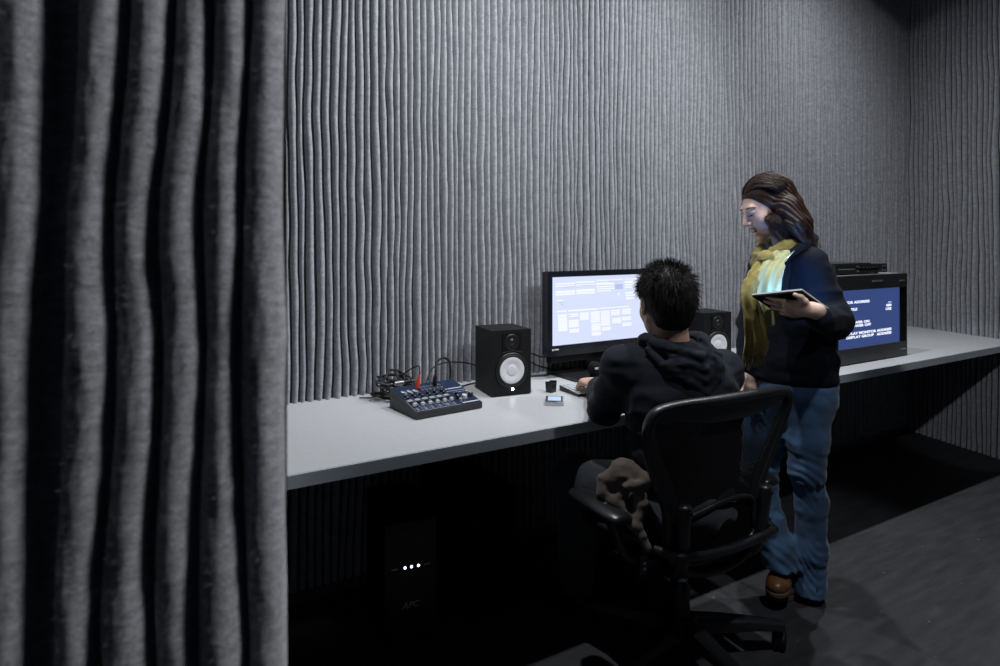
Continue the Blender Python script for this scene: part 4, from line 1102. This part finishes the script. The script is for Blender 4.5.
    # hooded top
    tr = stack([(.49, 1.56, 1.48, .188, .125), (.60, 1.56, 1.478, .182, .122), (.75, 1.556, 1.468, .186, .120), (.88, 1.56, 1.485, .200, .124), (.955, 1.565, 1.505, .175, .108), (1.0, 1.56, 1.515, .125, .09), (1.045, 1.553, 1.522, .078, .076)], sm, fm, 2.2)
    sl = chain([LS, LE, LW - nrm3(LW - LE) * .012], [.066, .054, .040], .02); sr = chain([RS, RE, RW - nrm3(RW - RE) * .012], [.066, .054, .040], .02)
    cuffs = union([cap(LW - nrm3(LW - LE) * .045, LW - nrm3(LW - LE) * .008, .040, .036), cap(RW - nrm3(RW - RE) * .045, RW - nrm3(RW - RE) * .008, .040, .036)], .0)
    yoke = cap(LS + UP * .008, RS + UP * .008, .058)
    ho = union([tr, sl, sr, yoke], .045)
    ho = wrinkle(ho, .0060, (11, 11, 26), 1.0)
    def creases(P, g=ho):                              # folds that fan out from the arm pits and cross the small of the back
        d = g(P); m = np.abs(d) < .02
        if m.any():
            q = P[m]; e = (q - np.array([1.6, 1.36, .84])) @ np.array([.5, .1, -1.0])
            d = d.copy(); d[m] += .0026 * np.sin(e * 105 + 5 * vnoise(q[:, 0] * 8, q[:, 1] * 8, q[:, 2] * 8)) * np.clip((.93 - q[:, 2]) * 8, 0, 1)
        return d
    ho2 = union([creases, cuffs], .006)
    hollow = cap(HP(0, -.02, -.06), np.array([1.555, 1.545, 1.02]), .062, .055)
    ho2 = minus(ho2, hollow, .01)
    lo, hi = bounds([LS, RS, LE, RE, LW, RW, (1.33, 1.28, .48), (1.77, 1.65, 1.06)], .075)
    hoodie = sdf_obj('hooded_top', [(ho2, lo, hi, .0062)], M_hood, root)
    # the hood lying in folds on the upper back
    B = lambda x, y, z: np.array([1.556, 1.518, 0]) + sm * x + fm * y + UP * z     # around the neck
    ring = spline([B(.0, .085, 1.005), B(.070, .060, 1.030), B(.094, -.005, 1.048), B(.070, -.072, 1.035), B(.0, -.100, 1.020), B(-.070, -.072, 1.035), B(-.094, -.005, 1.048), B(-.070, .060, 1.030)], 4, closed=True)
    ringf = chain(ring + [ring[0]], [.020] * (len(ring) + 1), .008)
    pouch = union([ell(B(.014, -.104, .962), (.108, .034, .068), np.stack([sm, fm, UP])), ell(B(.030, -.112, .918), (.062, .026, .048), np.stack([sm, fm, UP]))], .03)
    rolls = [chain([B(-.112, -.045, 1.020), B(-.085, -.100, .978), B(-.02, -.132, .935), B(.035, -.136, .898), B(.085, -.118, .935), B(.118, -.07, 1.000), B(.105, -.01, 1.035)], [.013, .014, .015, .015, .015, .015, .012], .008),
             chain([B(-.080, -.070, 1.020), B(-.035, -.128, .990), B(.03, -.136, .972), B(.085, -.110, .985)], [.011, .012, .012, .008], .008),
             chain([B(-.045, -.105, 1.030), B(.02, -.128, 1.010), B(.075, -.095, 1.025)], [.012, .013, .010], .008),
             chain([B(.055, -.085, 1.052), B(.070, -.118, 1.000), B(.050, -.138, .945)], [.012, .012, .008], .008),
             chain([B(-.03, -.128, .965), B(.03, -.142, .940), B(.075, -.125, .955)], [.008, .009, .006], .006)]
    hf = union([ringf, pouch], .016)
    for r in rolls: hf = union([hf, r], .007)
    hf = wrinkle(hf, .0028, (30, 30, 48), 4.0)
    hf = minus(hf, cap(HP(0, -.03, -.03), np.array([1.553, 1.53, 1.0]), .060, .058), .008)
    sdf_obj('hood', [(hf, B(0, 0, 0) + (-.2, -.22, .84), B(0, 0, 0) + (.2, .18, 1.10), .0042)], M_hood, hoodie)
    # trousers and shoes, deep in the shade of the desk
    M_tr = cloth_mat('dark_denim', (.040, .046, .056))
    lg = union([chain([(1.47, 1.48, .530), (1.375, 1.80, .540), (1.445, 1.885, .12)], [.098, .078, .062], .03), chain([(1.66, 1.46, .530), (1.70, 1.78, .540), (1.74, 1.90, .12)], [.098, .078, .062], .03), ell((1.56, 1.46, .52), (.185, .14, .085))], .035)
    lg = wrinkle(lg, .008, (12, 12, 18), 2.0)
    sdf_obj('trousers', [(lg, (1.24, 1.25, .05), (1.86, 2.02, .66), .008)], M_tr, root)
    for hx, hy, dx in ((1.450, 1.885, -.18), (1.74, 1.90, .1)): shoe((hx, hy), (dx, 1, 0), .29, 0.0, M_blkp, M_rub, root, 1.05, taper=.9)

def shoe(heel, d, ln, z0, m, ms, parent, k=1.0, pitch=0.0, taper=1.0, hidden=False):
    """heel = ankle position on plan, d toe direction"""
    d = nrm3((d[0], d[1], 0)); s = np.array([d[1], -d[0], 0]); d3 = nrm3(d - UP * pitch); u3 = nrm3(np.cross(s, d3))
    A = np.array([heel[0], heel[1], z0]) - d * ln * .18; R = np.stack([s, d3, u3])
    Q = lambda x, y, z: A + s * x + d3 * y + u3 * z
    up = union([ell(Q(0, ln * .14, .040), (.034 * k, .045 * k, .050 * k), R), ell(Q(0, ln * .48, .036), (.040 * k, .075 * k, .036 * k), R), ell(Q(0, ln * .76, .030), (.045 * k * taper, .062 * k, .033 * k), R), cap(Q(0, ln * .20, .05), Q(0, ln * .16, .125), .038 * k, .036 * k)], .03)
    base = Q(0, 0, .012)
    up = (lambda g: (lambda P: smax(g(P), -((P - base) @ u3), .003)))(up)
    sole = union([ell(Q(0, ln * .13, .006), (.037 * k, .050 * k, .4), R), ell(Q(0, ln * .45, .006), (.037 * k, .085 * k, .4), R), ell(Q(0, ln * .75, .006), (.0475 * k * taper, .066 * k, .4), R)], .02)
    b0 = Q(0, 0, .009)
    so = lambda P: smax(sole(P), np.abs((P - b0) @ u3) - .009, .003)
    lo, hi = bounds([Q(-.06, -.03, 0), Q(.06, ln + .03, 0), Q(0, .0, .16), Q(0, ln, .08)], .03)
    o = sdf_obj('shoe', [(up, lo, hi, .004)], m, parent)
    sdf_obj('sole', [(so, lo, hi, .004)], ms, o)
    # welt seam where upper meets sole
    bm = bmesh.new(); w = [(-.030, .0), (-.036, .25), (-.033, .45), (-.041, .70), (-.034, .90), (0, 1.0), (.034, .90), (.041, .70), (.033, .45), (.036, .25), (.030, .0)]
    tube(bm, [Q(x * k * 1.05, y * ln * .96 + .002, .018) for x, y in [(p[0], p[1]) for p in spline(w, 4)]], .0028, 6); obj('welt', bm, ms, o, smooth=True)
man()

# ---------------------------------------------------------------- woman standing with a tablet
def woman():
    root = empty('person', (float(at(797, 600, 2.44)[0]), float(at(797, 600, 2.44)[1]), 0)); tag(root, 'standing person with long brown hair, yellow scarf and blue jeans reading a tablet', 'person')
    M_skin = skin_mat('fair_skin', (.66, .46, .38)); M_jkt = cloth_mat('navy_jacket', (.0036, .0058, .0110), rough=.85, sheen=.02)
    W = lambda r, d: RR * r + VV * d
    ft = nrm3(W(-.82, -.57)); st = nrm3(W(.57, -.82))                        # chest direction, her left
    NS, FS = at(812, 265, 2.35), at(765, 262, 2.58)
    NE, NW = at(836, 322, 2.29), at(813, 318, 2.08)
    FE, FW = at(750, 322, 2.60), at(747, 369, 2.49)
    HC = at(767, 207, 2.45); fh = nrm3(W(-.95, -.12) - UP * .40); uh = nrm3(W(-.40, 0) + UP * .92)
    hd, HP, HR = head_field(HC, fh, uh, .97, True)
    nb = at(789, 256, 2.46); head = union([hd, cap(HP(0, -.032, -.06), nb, .046, .052)], .02)
    # tablet frame
    TA, TB = at(752.5, 294, 2.18), at(802, 289, 2.04); e = nrm3(TB - TA); wdir = nrm3(RR * .72 + VV * .54 - UP * .44); wdir = nrm3(wdir - e * np.dot(wdir, e)); tn = nrm3(np.cross(e, wdir)); tn = tn if tn[2] > 0 else -tn; wid0 = float(np.linalg.norm(TB - TA))
    # hand beneath it: fingers run along the back of the tablet, thumb hooks over the near edge
    HW = TA + e * (wid0 - .002) + wdir * .070 - tn * .044
    nh, nt = hand_field(HW, -e * .97 - wdir * .13 + tn * .13, tn * .90 + wdir * .42, -wdir * .90 + tn * .42, (.04, .05, .06, .08), .96, (.55, .45), .13, tpts=(TB + wdir * .030 - e * .004 - tn * .030, TB + wdir * .014 - e * .010 - tn * .020, TB + wdir * .004 - e * .024 - tn * .016))
    fh_, ftip = hand_field(FW, nrm3(-UP + W(.05, -.25)), ft * .2 + st * 1.0, ft, (.3, .35, .4, .45), .92, (.2, .2))
    narm = union([nh, cap(NE, HW, .034, .024)], .012); farm = union([fh_, cap(FE, FW, .034, .024)], .012)
    c = lambda px, Z=2.46: at(px, 240, Z)[:2]
    zz = lambda py, Z=2.46: CAMH - (py - 240) / FOC * Z
    def lev(py, px, a, b, Z=2.46): q = c(px, Z); return (zz(py), q[0], q[1], a, b)
    tors = stack([lev(400, 797, .15, .11), lev(350, 797, .125, .09), lev(300, 795, .135, .09), lev(262, 793, .13, .07), lev(250, 791, .06, .05)], st, ft)
    legs = union([chain([at(810, 395, 2.40), at(808, 470, 2.40), at(811, 590, 2.44)], [.075, .05, .032], .02), chain([at(780, 395, 2.52), at(758, 478, 2.46), at(783, 570, 2.43)], [.075, .05, .032], .02), cap(NS, NE, .042, .034), cap(FS, FE, .042, .034)], .03)
    body = union([tors, legs], .03)
    sdf_obj('body', [(head, *hbox(HP, (-.09, -.12, -.13), (.09, .13, .125), [nb - .05, nb + .05]), .0030), (narm, *bounds([NE, HW, *[p for t in nt for p in t]], .05), .0030), (farm, *bounds([FE, *[p for t in ftip for p in t]], .05), .0036),
                     (body, *bounds([at(740, 240, 2.4), at(860, 600, 2.6), at(800, 250, 2.3)], .04), .014)], M_skin, root)
    # eyes, brows, lips
    for sx in (-1, 1):
        sdf_obj('eye', [(ell(HP(sx * .031, .0795, .004), (.0118, .0118, .0118)), HP(sx * .031, .0795, .004) - .02, HP(sx * .031, .0795, .004) + .02, .002)], mat('eye_white', (.55, .55, .57), .25), root)
        sdf_obj('iris', [(ell(HP(sx * .031, .0880, -.0010), (.0050, .0050, .0050)), HP(sx * .031, .0880, -.001) - .01, HP(sx * .031, .0880, -.001) + .01, .0012)], mat('iris_dark', (.02, .03, .04), .2), root)
        bm = bmesh.new(); tube(bm, [HP(sx * x, y, z) for x, y, z in spline([(.013, .0935, -.001), (.024, .0945, -.0035), (.036, .0905, -.0035), (.047, .080, .001)], 4)], [.0012] * 12 + [.0005], 6); obj('eyelashes', bm, M_blkm, root, smooth=True)
        bm = bmesh.new(); tube(bm, [HP(sx * x, y, z) for x, y, z in spline([(.012, .0895, .0235), (.026, .0915, .0275), (.040, .085, .0275), (.052, .070, .021)], 4)], [.0030, .0032] * 6 + [.0012], 6, flat=.7); obj('eyebrow', bm, mat('brow_brown', (.035, .018, .012), .7), root, smooth=True)
    lp = union([cap(HP(-.013, .0895, -.0570), HP(.013, .0895, -.0570), .0054), cap(HP(-.010, .0890, -.0670), HP(.010, .0890, -.0670), .0061), cap(HP(0, .0925, -.0565), HP(0, .0925, -.0570), .0052)], .003)
    lp = minus(lp, cap(HP(-.020, .0975, -.0620), HP(.020, .0975, -.0620), .0022), .002)
    sdf_obj('lips', [(lp, *bounds([HP(-.02, .08, -.08), HP(.02, .11, -.045)], .01), .002)], mat('lip_rose', (.36, .15, .16), .4), root)
    # ring on the hand under the tablet
    for fi, js in ((2, .45), (3, .35)):
        p, q = np.array(nt[fi][0]), np.array(nt[fi][1]); a, b = frame_for(q - p)
        bm = bmesh.new(); cc = Vector(list(p * (1 - js) + q * js)); tube(bm, [cc + (a * math.cos(x) + b * math.sin(x)) * .0088 for x in np.linspace(0, 2 * PI, 19)[:-1]], .0014, 6, closed=True); obj('ring', bm, M_silver, root, smooth=True)
    # --- hair
    hs = .97
    h1 = ell(HP(0, -.022, .036), np.array((.083, .100, .090)), HR)
    h1 = minus(h1, ell(HP(0, .130, -.035), np.array((.125, .115, .110)), HR), .008)
    fall = [chain([HP(sx * .045, -.060, .050), at(px1, py1, z1), at(px2, py2, z2), at(px3, py3, z3)], [.040, .040, .034, .012], .03)
            for sx, px1, py1, z1, px2, py2, z2, px3, py3, z3 in ((1, 786, 207, 2.38, 794, 223, 2.36, 803, 244, 2.35), (-1, 787, 207, 2.52, 797, 225, 2.52, 808, 243, 2.52), (.2, 790, 205, 2.44, 801, 222, 2.44, 813, 244, 2.43))]
    side = chain([HP(.066, .030, .045), HP(.076, .026, .0), at(769, 220, 2.375), at(774, 232, 2.365), at(785, 243, 2.36)], [.012, .011, .012, .011, .007], .012)
    hair = union([h1] + fall + [side], .018)
    def locks(P, g=hair):                              # grooves that follow the fall of the hair
        d = g(P); m = np.abs(d) < .02
        if m.any():
            q = P[m]; al = (q - HC) @ (RR * .80 - UP * .60).astype(np.float32); ac = (q - HC) @ (RR * .60 + UP * .80).astype(np.float32); dp = (q - HC) @ VV.astype(np.float32)
            d = d.copy(); d[m] += .0028 * np.sin(ac * 330 + dp * 110 + 6 * vnoise(al * 7, ac * 9, dp * 9)) * np.clip((al + .08) * 12, .15, 1)
        return d
    lo, hi = bounds([HP(x, y, z) for x in (-.11, .11) for y in (-.14, .11) for z in (-.05, .14)] + [at(818, 252, 2.45), at(770, 250, 2.34), at(800, 250, 2.55)], .02)
    v, q = surface(locks, lo, hi, .0040)
    rs = np.random.default_rng(9); lines = []
    ctr = np.array((0, -.022, .036)); rad = np.array((.0895, .1065, .0965))
    def on_skull(x, y, z):
        e_ = np.array((x, y, z)); e_ = e_ / np.linalg.norm(e_); return HP(*(ctr + e_ * rad))
    for k in range(2300):
        sd = rs.choice([1, 1, -1]); p = rs.uniform(0, 1); a = np.clip(p + rs.normal(0, .10), 0, 1)   # p: position along the parting, front to back
        th = .50 + 1.75 * p                              # angle over the crown, front to back
        r0 = on_skull(sd * .10, math.cos(th), math.sin(th))
        r1 = on_skull(sd * .75, math.cos(th) * .75 - .10, math.sin(th) * .8 + .22) + rs.normal(0, .002, 3)
        r2 = on_skull(sd * 1.0, math.cos(th) * .55 - .42, .10 + .1 * a) + rs.normal(0, .003, 3)
        dz = 2.45 - sd * (.085 - .02 * a)
        m2 = at(772 + 27 * a, 220 - 4 * a, dz - sd * .005) + rs.normal(0, .006, 3)
        m3 = at(776 + 31 * a, 232, dz) + rs.normal(0, .008, 3)
        m4 = at(784 + 31 * a, 243 + rs.normal(0, 3) + 3 * a, dz) + rs.normal(0, .010, 3)
        L = np.array(spline([r0, r1, r2, m2, m3, m4], 4)); t = np.linspace(0, 1, len(L))[:, None]
        ph = 3 * vnoise(a * 4, sd * 2.0, p * 3); L = L + (RR * .006 * np.sin(t * 8 + ph) + VV * .005 * np.cos(t * 7 + ph * 2)) * np.clip(t - .35, 0, 1) * 1.5
        lines.append(L)
    strands_mesh('hair', lines, .0013, mat('brown_hair', (.030, .0135, .009), .45, spec=.35, noise=(40, .45, (1.6, 1.6, .25)), bump=(160, .8, .002, (1.5, 1.5, .18))), root, extra=(v, q))
    # --- jacket
    tr = stack([lev(377, 793, .166, .124), lev(360, 793, .164, .122), lev(335, 793, .152, .114), lev(300, 793, .160, .112), lev(275, 792, .158, .100), lev(258, 791, .11, .076), lev(247, 791, .076, .064)], st, ft, 2.2, .012)
    sl = chain([NS, NE, at(819, 318, 2.12)], [.058, .056, .043], .03); sr = chain([FS, FE, FW + UP * .012], [.058, .050, .040], .02)
    yk = chain([NS + UP * .004, at(792, 254, 2.46), FS + UP * .004], [.052, .058, .050], .02)
    jk = union([tr, sl, sr, yk], .028); jk = wrinkle(jk, .007, (13, 13, 24), 7.0)
    band = stack([lev(381, 793, .158, .116), lev(370, 793, .164, .122)], st, ft, 2.2, .008); jk = union([jk, band], .004)
    # open front: a slot with the lapel edges either side
    fc = at(792, 300, 2.46) + ft * .11
    slot = lambda P: np.maximum(np.abs((P - fc) @ st.astype(np.float32) - .012) - .026 - .10 * np.clip(P[:, 2] - 1.18, 0, .2), np.maximum(1.16 - P[:, 2], .045 - (P - at(792, 300, 2.46)) @ ft.astype(np.float32)))
    jk = minus(jk, slot, .010); jk = minus(jk, cap(HP(0, -.03, -.08), at(786, 262, 2.43), .058, .050), .01)
    lo, hi = bounds([NS, NE, NW, FS, FE, FW, at(797, 382, 2.46) + .16, at(797, 382, 2.46) - .16, at(797, 240, 2.46)], .075); hi[2] = 1.40; lo[2] = zz(384)
    jacket = sdf_obj('jacket', [(jk, lo, hi, .006)], M_jkt, root)
    col = spline([at(776, 262, 2.33), at(796, 250, 2.33), at(810, 241, 2.40), at(812, 238, 2.50), at(800, 236, 2.58), at(778, 244, 2.58), at(764, 258, 2.50)], 5)
    cf = wrinkle(chain(col, list(np.linspace(.012, .019, len(col) // 2)) + list(np.linspace(.019, .012, len(col) - len(col) // 2)), .008), .003, (30, 30, 40), 2.0)
    sdf_obj('collar', [(cf, *bounds(col, .035), .0045)], M_jkt, jacket)
    bm = bmesh.new(); tube(bm, spline([at(795, 250, 2.315), at(784, 262, 2.285), at(777, 273, 2.275), at(775, 284, 2.27)], 5), .0022, 6); obj('zip_edge', bm, M_silver, jacket, smooth=True)
    sh = stack([lev(340, 794, .135, .098), lev(300, 793, .14, .100), lev(262, 792, .140, .086), lev(250, 791, .085, .068)], st, ft); sdf_obj('shirt', [(sh, *bounds([at(770, 345, 2.46) - .12, at(815, 248, 2.46) + .12], .03), .008)], cloth_mat('dark_shirt', (.012, .013, .018)), root)
    # --- scarf
    M_sc = mat('mustard_scarf', (.23, .19, .055), .9, spec=.1, noise=(14, .22, (1, 1, .35)), bump=(420, .5, .0015, (1, 1, .25)), sheen=.3)
    ring = spline([at(768, 256, 2.36), at(785, 246, 2.36), at(800, 238, 2.42), at(798, 236, 2.52), at(780, 240, 2.56), at(764, 248, 2.50), at(758, 255, 2.42)], 5, closed=True)
    r2 = [p + np.array([0, 0, -.028]) + nrm3(p - at(782, 247, 2.46)) * .010 for p in ring]
    sc = union([chain(ring + [ring[0]], [.022] * (len(ring) + 1), .006), chain(r2 + [r2[0]], [.020] * (len(r2) + 1), .006)], .006)
    knot = ell(at(766, 259, 2.325), (.030, .030, .032)); sc = union([sc, knot], .01)
    def ribbon(pts, widths, th):                       # a flat band hanging down
        P = spline(pts, 6); Wd = np.interp(np.linspace(0, 1, len(P)), np.linspace(0, 1, len(widths)), widths); fs = []
        for p, w_ in zip(P, Wd): fs.append((p, w_))
        A = np.array([p for p, _ in fs]); Wv = np.array([w for _, w in fs])
        sd = nrm3(RR * .9 - VV * .35)
        def f(X):
            k = np.abs(X[:, 2][:, None] - A[None, :, 2]).argmin(1); z = X[:, 2]; o = np.argsort(A[:, 2]); zs_ = A[o, 2]
            cx, cy, w_ = np.interp(z, zs_, A[o, 0]), np.interp(z, zs_, A[o, 1]), np.interp(z, zs_, Wv[o])
            dx, dy = X[:, 0] - cx, X[:, 1] - cy; a = dx * sd[0] + dy * sd[1]; b = dx * -sd[1] + dy * sd[0]
            b = b + .006 * np.sin(a * 190 + 4 * vnoise(z * 6, 0.3, 1.1))
            d = np.maximum(np.abs(a) - w_, np.abs(b) - th)
            return smax(d * .7, np.maximum(zs_[0] - z, z - zs_[-1]), .006)
        return f, A
    t1, A1 = ribbon([at(764, 262, 2.315), at(753, 278, 2.27), at(749, 296, 2.24), at(754, 316, 2.24), at(757, 338, 2.25), at(754, 356, 2.27)], [.026, .028, .026, .034, .040, .036], .009)
    t2, A2 = ribbon([at(783, 250, 2.33), at(772, 266, 2.28), at(767, 284, 2.255), at(766, 305, 2.25), at(765, 326, 2.26)], [.026, .040, .046, .044, .036], .008)
    scarf_tail = wrinkle(t1, .004, (34, 34, 7), 5.0); scarf_tail2 = wrinkle(t2, .004, (34, 34, 7), 8.0)
    scf = wrinkle(sc, .006, (26, 26, 52), 9.0)
    v1, q1 = surface(scf, *bounds(ring + r2 + [at(764, 262, 2.31)], .05), .0042); v2, q2 = surface(scarf_tail, *bounds(A1, .06), .0036)
    fr = []
    for k in range(46):
        s_ = rs.uniform(-1, 1); b0 = A1[-1] + nrm3(RR * .9 - VV * .35) * s_ * .036; fr.append(np.array([b0 + UP * .012, b0 - UP * .012 + RR * rs.normal(0, .006), b0 - UP * rs.uniform(.025, .05) + RR * rs.normal(0, .012) + VV * rs.normal(0, .008)]))
    scarf = strands_mesh('scarf', fr, .0020, M_sc, root, extra=(np.concatenate([v1, v2]), np.concatenate([q1, q2 + len(v1)])))
    M_sc2 = mat('pale_lime_scarf', (.36, .37, .19), .9, spec=.1, noise=(14, .12, (1, 1, .35)), bump=(420, .4, .0015, (1, 1, .25)), sheen=.3)
    tl = sdf_obj('scarf_tail', [(scarf_tail2, *bounds(A2, .065), .0036)], M_sc2, scarf); tl['label'] = 'pale lime scarf end'
    # --- jeans
    M_j = mat('blue_denim', (.060, .130, .245), .9, spec=.15, noise=(7, .38, (1, 1, .6)), bump=(900, .35, .0008), sheen=.2)
    hp = stack([lev(418, 794, .135, .100), lev(400, 794, .156, .116), lev(385, 794, .158, .118), lev(368, 793, .152, .112)], st, ft, 2.2)
    nl = chain([at(808, 396, 2.40), at(807, 440, 2.39), at(807, 470, 2.39), at(811, 502, 2.41), at(810, 548, 2.43), at(808, 592, 2.44)], [.086, .071, .059, .055, .058, .066], .03)
    fl = chain([at(776, 396, 2.52), at(762, 440, 2.48), at(758, 476, 2.46), at(768, 520, 2.45), at(777, 545, 2.44), at(780, 566, 2.43)], [.096, .078, .064, .056, .058, .066], .03)
    zc, zf = zz(592, 2.44), zz(566, 2.43)
    cut = lambda g, z0: (lambda P: smax(g(P), z0 - P[:, 2], .004))
    nl, fl = cut(nl, zc), cut(fl, zf)
    jn = union([hp, nl, fl], .022); jn = wrinkle(jn, .0042, (14, 14, 20), 11.0)
    def folds(P, g=jn):
        d = g(P); m = np.abs(d) < .02
        if m.any():
            q = P[m]; z = q[:, 2]; n = vnoise(q[:, 0] * 9, q[:, 1] * 9, z * 5); a = np.clip(1 - np.abs(z - .50) / .13, 0, 1) + np.clip(1 - np.abs(z - .14) / .14, 0, 1) + .3 * np.clip(1 - np.abs(z - .80) / .08, 0, 1)
            d = d.copy(); d[m] += .0024 * a * np.sin(z * 165 + 17 * n + 60 * (q @ RR.astype(np.float32)))
        return d
    jeans = sdf_obj('jeans', [(folds, *bounds([at(750, 372, 2.46), at(845, 372, 2.4), at(809, 594, 2.44), at(770, 480, 2.55), at(745, 480, 2.42), at(830, 420, 2.30)], .05), .0056)], M_j, root)
    bm = bmesh.new(); sp = []
    for px, py, Z in ((826, 392, 2.325), (818, 440, 2.318), (816, 470, 2.332), (819, 505, 2.356), (818, 550, 2.374), (817, 592, 2.376)): sp.append(at(px, py, Z))
    tube(bm, spline(sp, 6), .0022, 5); obj('side_seam', bm, mat('denim_seam', (.055, .11, .19), .9), jeans, smooth=True)
    # --- boots
    M_lea = mat('tan_leather', (.20, .085, .040), .38, spec=.5, noise=(22, .25), bump=(160, .15, .001)); M_sol = mat('boot_sole', (.13, .085, .055), .6)
    a, t = at(814, 590, 2.50), at(769, 603, 2.44); d = t - a; shoe((a[0] + d[0] * .12, a[1] + d[1] * .12), (d[0], d[1], 0), .235, 0.0, M_lea, M_sol, root, .86)
    a, t = at(786, 575, 2.49), at(777, 595, 2.38); d = t - a; shoe((a[0] - d[0] * .02, a[1] - d[1] * .02), (d[0], d[1], 0), .215, .060, M_lea, M_sol, root, .92, pitch=.02)
    # ---------------- tablet, a thing of its own in her hand
    tab = empty('tablet', (TA + TB) / 2); tag(tab, 'thin black tablet held in the left hand of the standing person', 'tablet')
    wid = float(np.linalg.norm(TB - TA)); Lg = .225; M4 = basis(TA, e, wdir, tn)
    if np.dot(np.cross(e, wdir), tn) < 0: pass
    bm = bmesh.new(); box(bm, (0, 0, -.010), (wid, Lg, -.0015), M4); obj('back_case', bm, M_blkm, tab, bevel=.003, bseg=2)
    bm = bmesh.new(); box(bm, (-.0008, -.0008, -.0042), (wid + .0008, Lg + .0008, .0008), M4); obj('metal_rim', bm, mat('pale_silver_rim', (.62, .62, .66), .35), tab, bevel=.0008, bseg=1)
    bm = bmesh.new(); box(bm, (.002, .002, .0), (wid - .002, Lg - .002, .0014), M4); obj('front_glass', bm, M_blkp, tab)
    bm = bmesh.new(); box(bm, (.014, .018, .0010), (wid - .014, Lg - .018, .0018), M4); obj('screen', bm, mat('lit_tablet_screen', (.05, .05, .05), .3, emit=(.15, .37, 1.0), estr=19.0), tab)
woman()

# ---------------------------------------------------------------- jacket bunched on the chair beside the man
def bunched():
    c = at(628, 488, 1.95); root = empty('coat', c); tag(root, 'taupe coat bunched beside the hip of the seated person, next to the chair arm', 'coat')
    A = lambda px, py, Z: at(px, py, Z)
    f = union([chain([A(606, 482, 1.98), A(624, 474, 1.96), A(644, 480, 1.94)], [.030, .043, .028], .02), chain([A(604, 492, 1.97), A(618, 500, 1.94), A(630, 520, 1.90)], [.024, .024, .020], .02),
               chain([A(640, 486, 1.92), A(641, 505, 1.90), A(636, 525, 1.88), A(648, 548, 1.86)], [.018, .017, .016, .012], .012), chain([A(622, 496, 1.93), A(627, 487, 1.91), A(638, 485, 1.90)], [.013, .013, .013], .01)], .014)
    f = minus(f, ell(A(629, 496, 1.885), (.024, .036, .018)), .006)
    f = wrinkle(f, .0045, (24, 24, 40), 13.0)
    sdf_obj('fabric', [(f, *bounds([A(596, 465, 2.0), A(655, 555, 1.84)], .05), .0046)], cloth_mat('taupe_cloth', (.13, .105, .09)), root)
    lin = chain([A(640, 500, 1.905), A(634, 524, 1.885), A(646, 546, 1.865)], [.006, .006, .005], .006)
    sdf_obj('trim', [(lin, *bounds([A(630, 495, 1.91), A(650, 550, 1.85)], .03), .004)], cloth_mat('pale_taupe_trim', (.24, .20, .17)), root)
bunched()
for x, p, s in ((1.05, 148, 160), (2.15, 138, 160), (3.35, 150, 147)):
    downlight(x, 1.76, 3.42, p, s)
spot('wall_washer', (2.5, -.45, 3.30), (1.85, 2.5, 1.78), 300, 54, 1.0, .08)
spot('wall_washer', (1.6, -.45, 3.30), (.75, 2.5, 1.82), 190, 50, 1.0, .08)
spot('added_jeans_light', (1.45, .10, 3.40), (2.18, 1.40, .62), 95, 31, .5, .05)  # added unseen spot, cone kept narrow to brighten the jeans
spot('felt_light', (1.60, -.48, 3.0), (.06, .72, 1.35), 175, 36, .4, .25)
spot('wall_light', (.9, .35, 2.15), (4.74, 2.02, .33), 75, 13, .25, .03)
spot('added_figure_light', (1.05, -.50, 2.35), (2.13, 1.42, 1.10), 30, 13, .8, .05)  # added unseen spot to lift the scarf and upper body
w = bpy.data.worlds.new('world'); scene.world = w; w.use_nodes = True
w.node_tree.nodes['Background'].inputs[0].default_value = (.5, .62, 1.0, 1); w.node_tree.nodes['Background'].inputs[1].default_value = .012
scene.view_settings.view_transform = 'Standard'; scene.view_settings.look = 'None'; scene.view_settings.gamma = 1; scene.view_settings.exposure = 0
scene.view_settings.use_curve_mapping = False
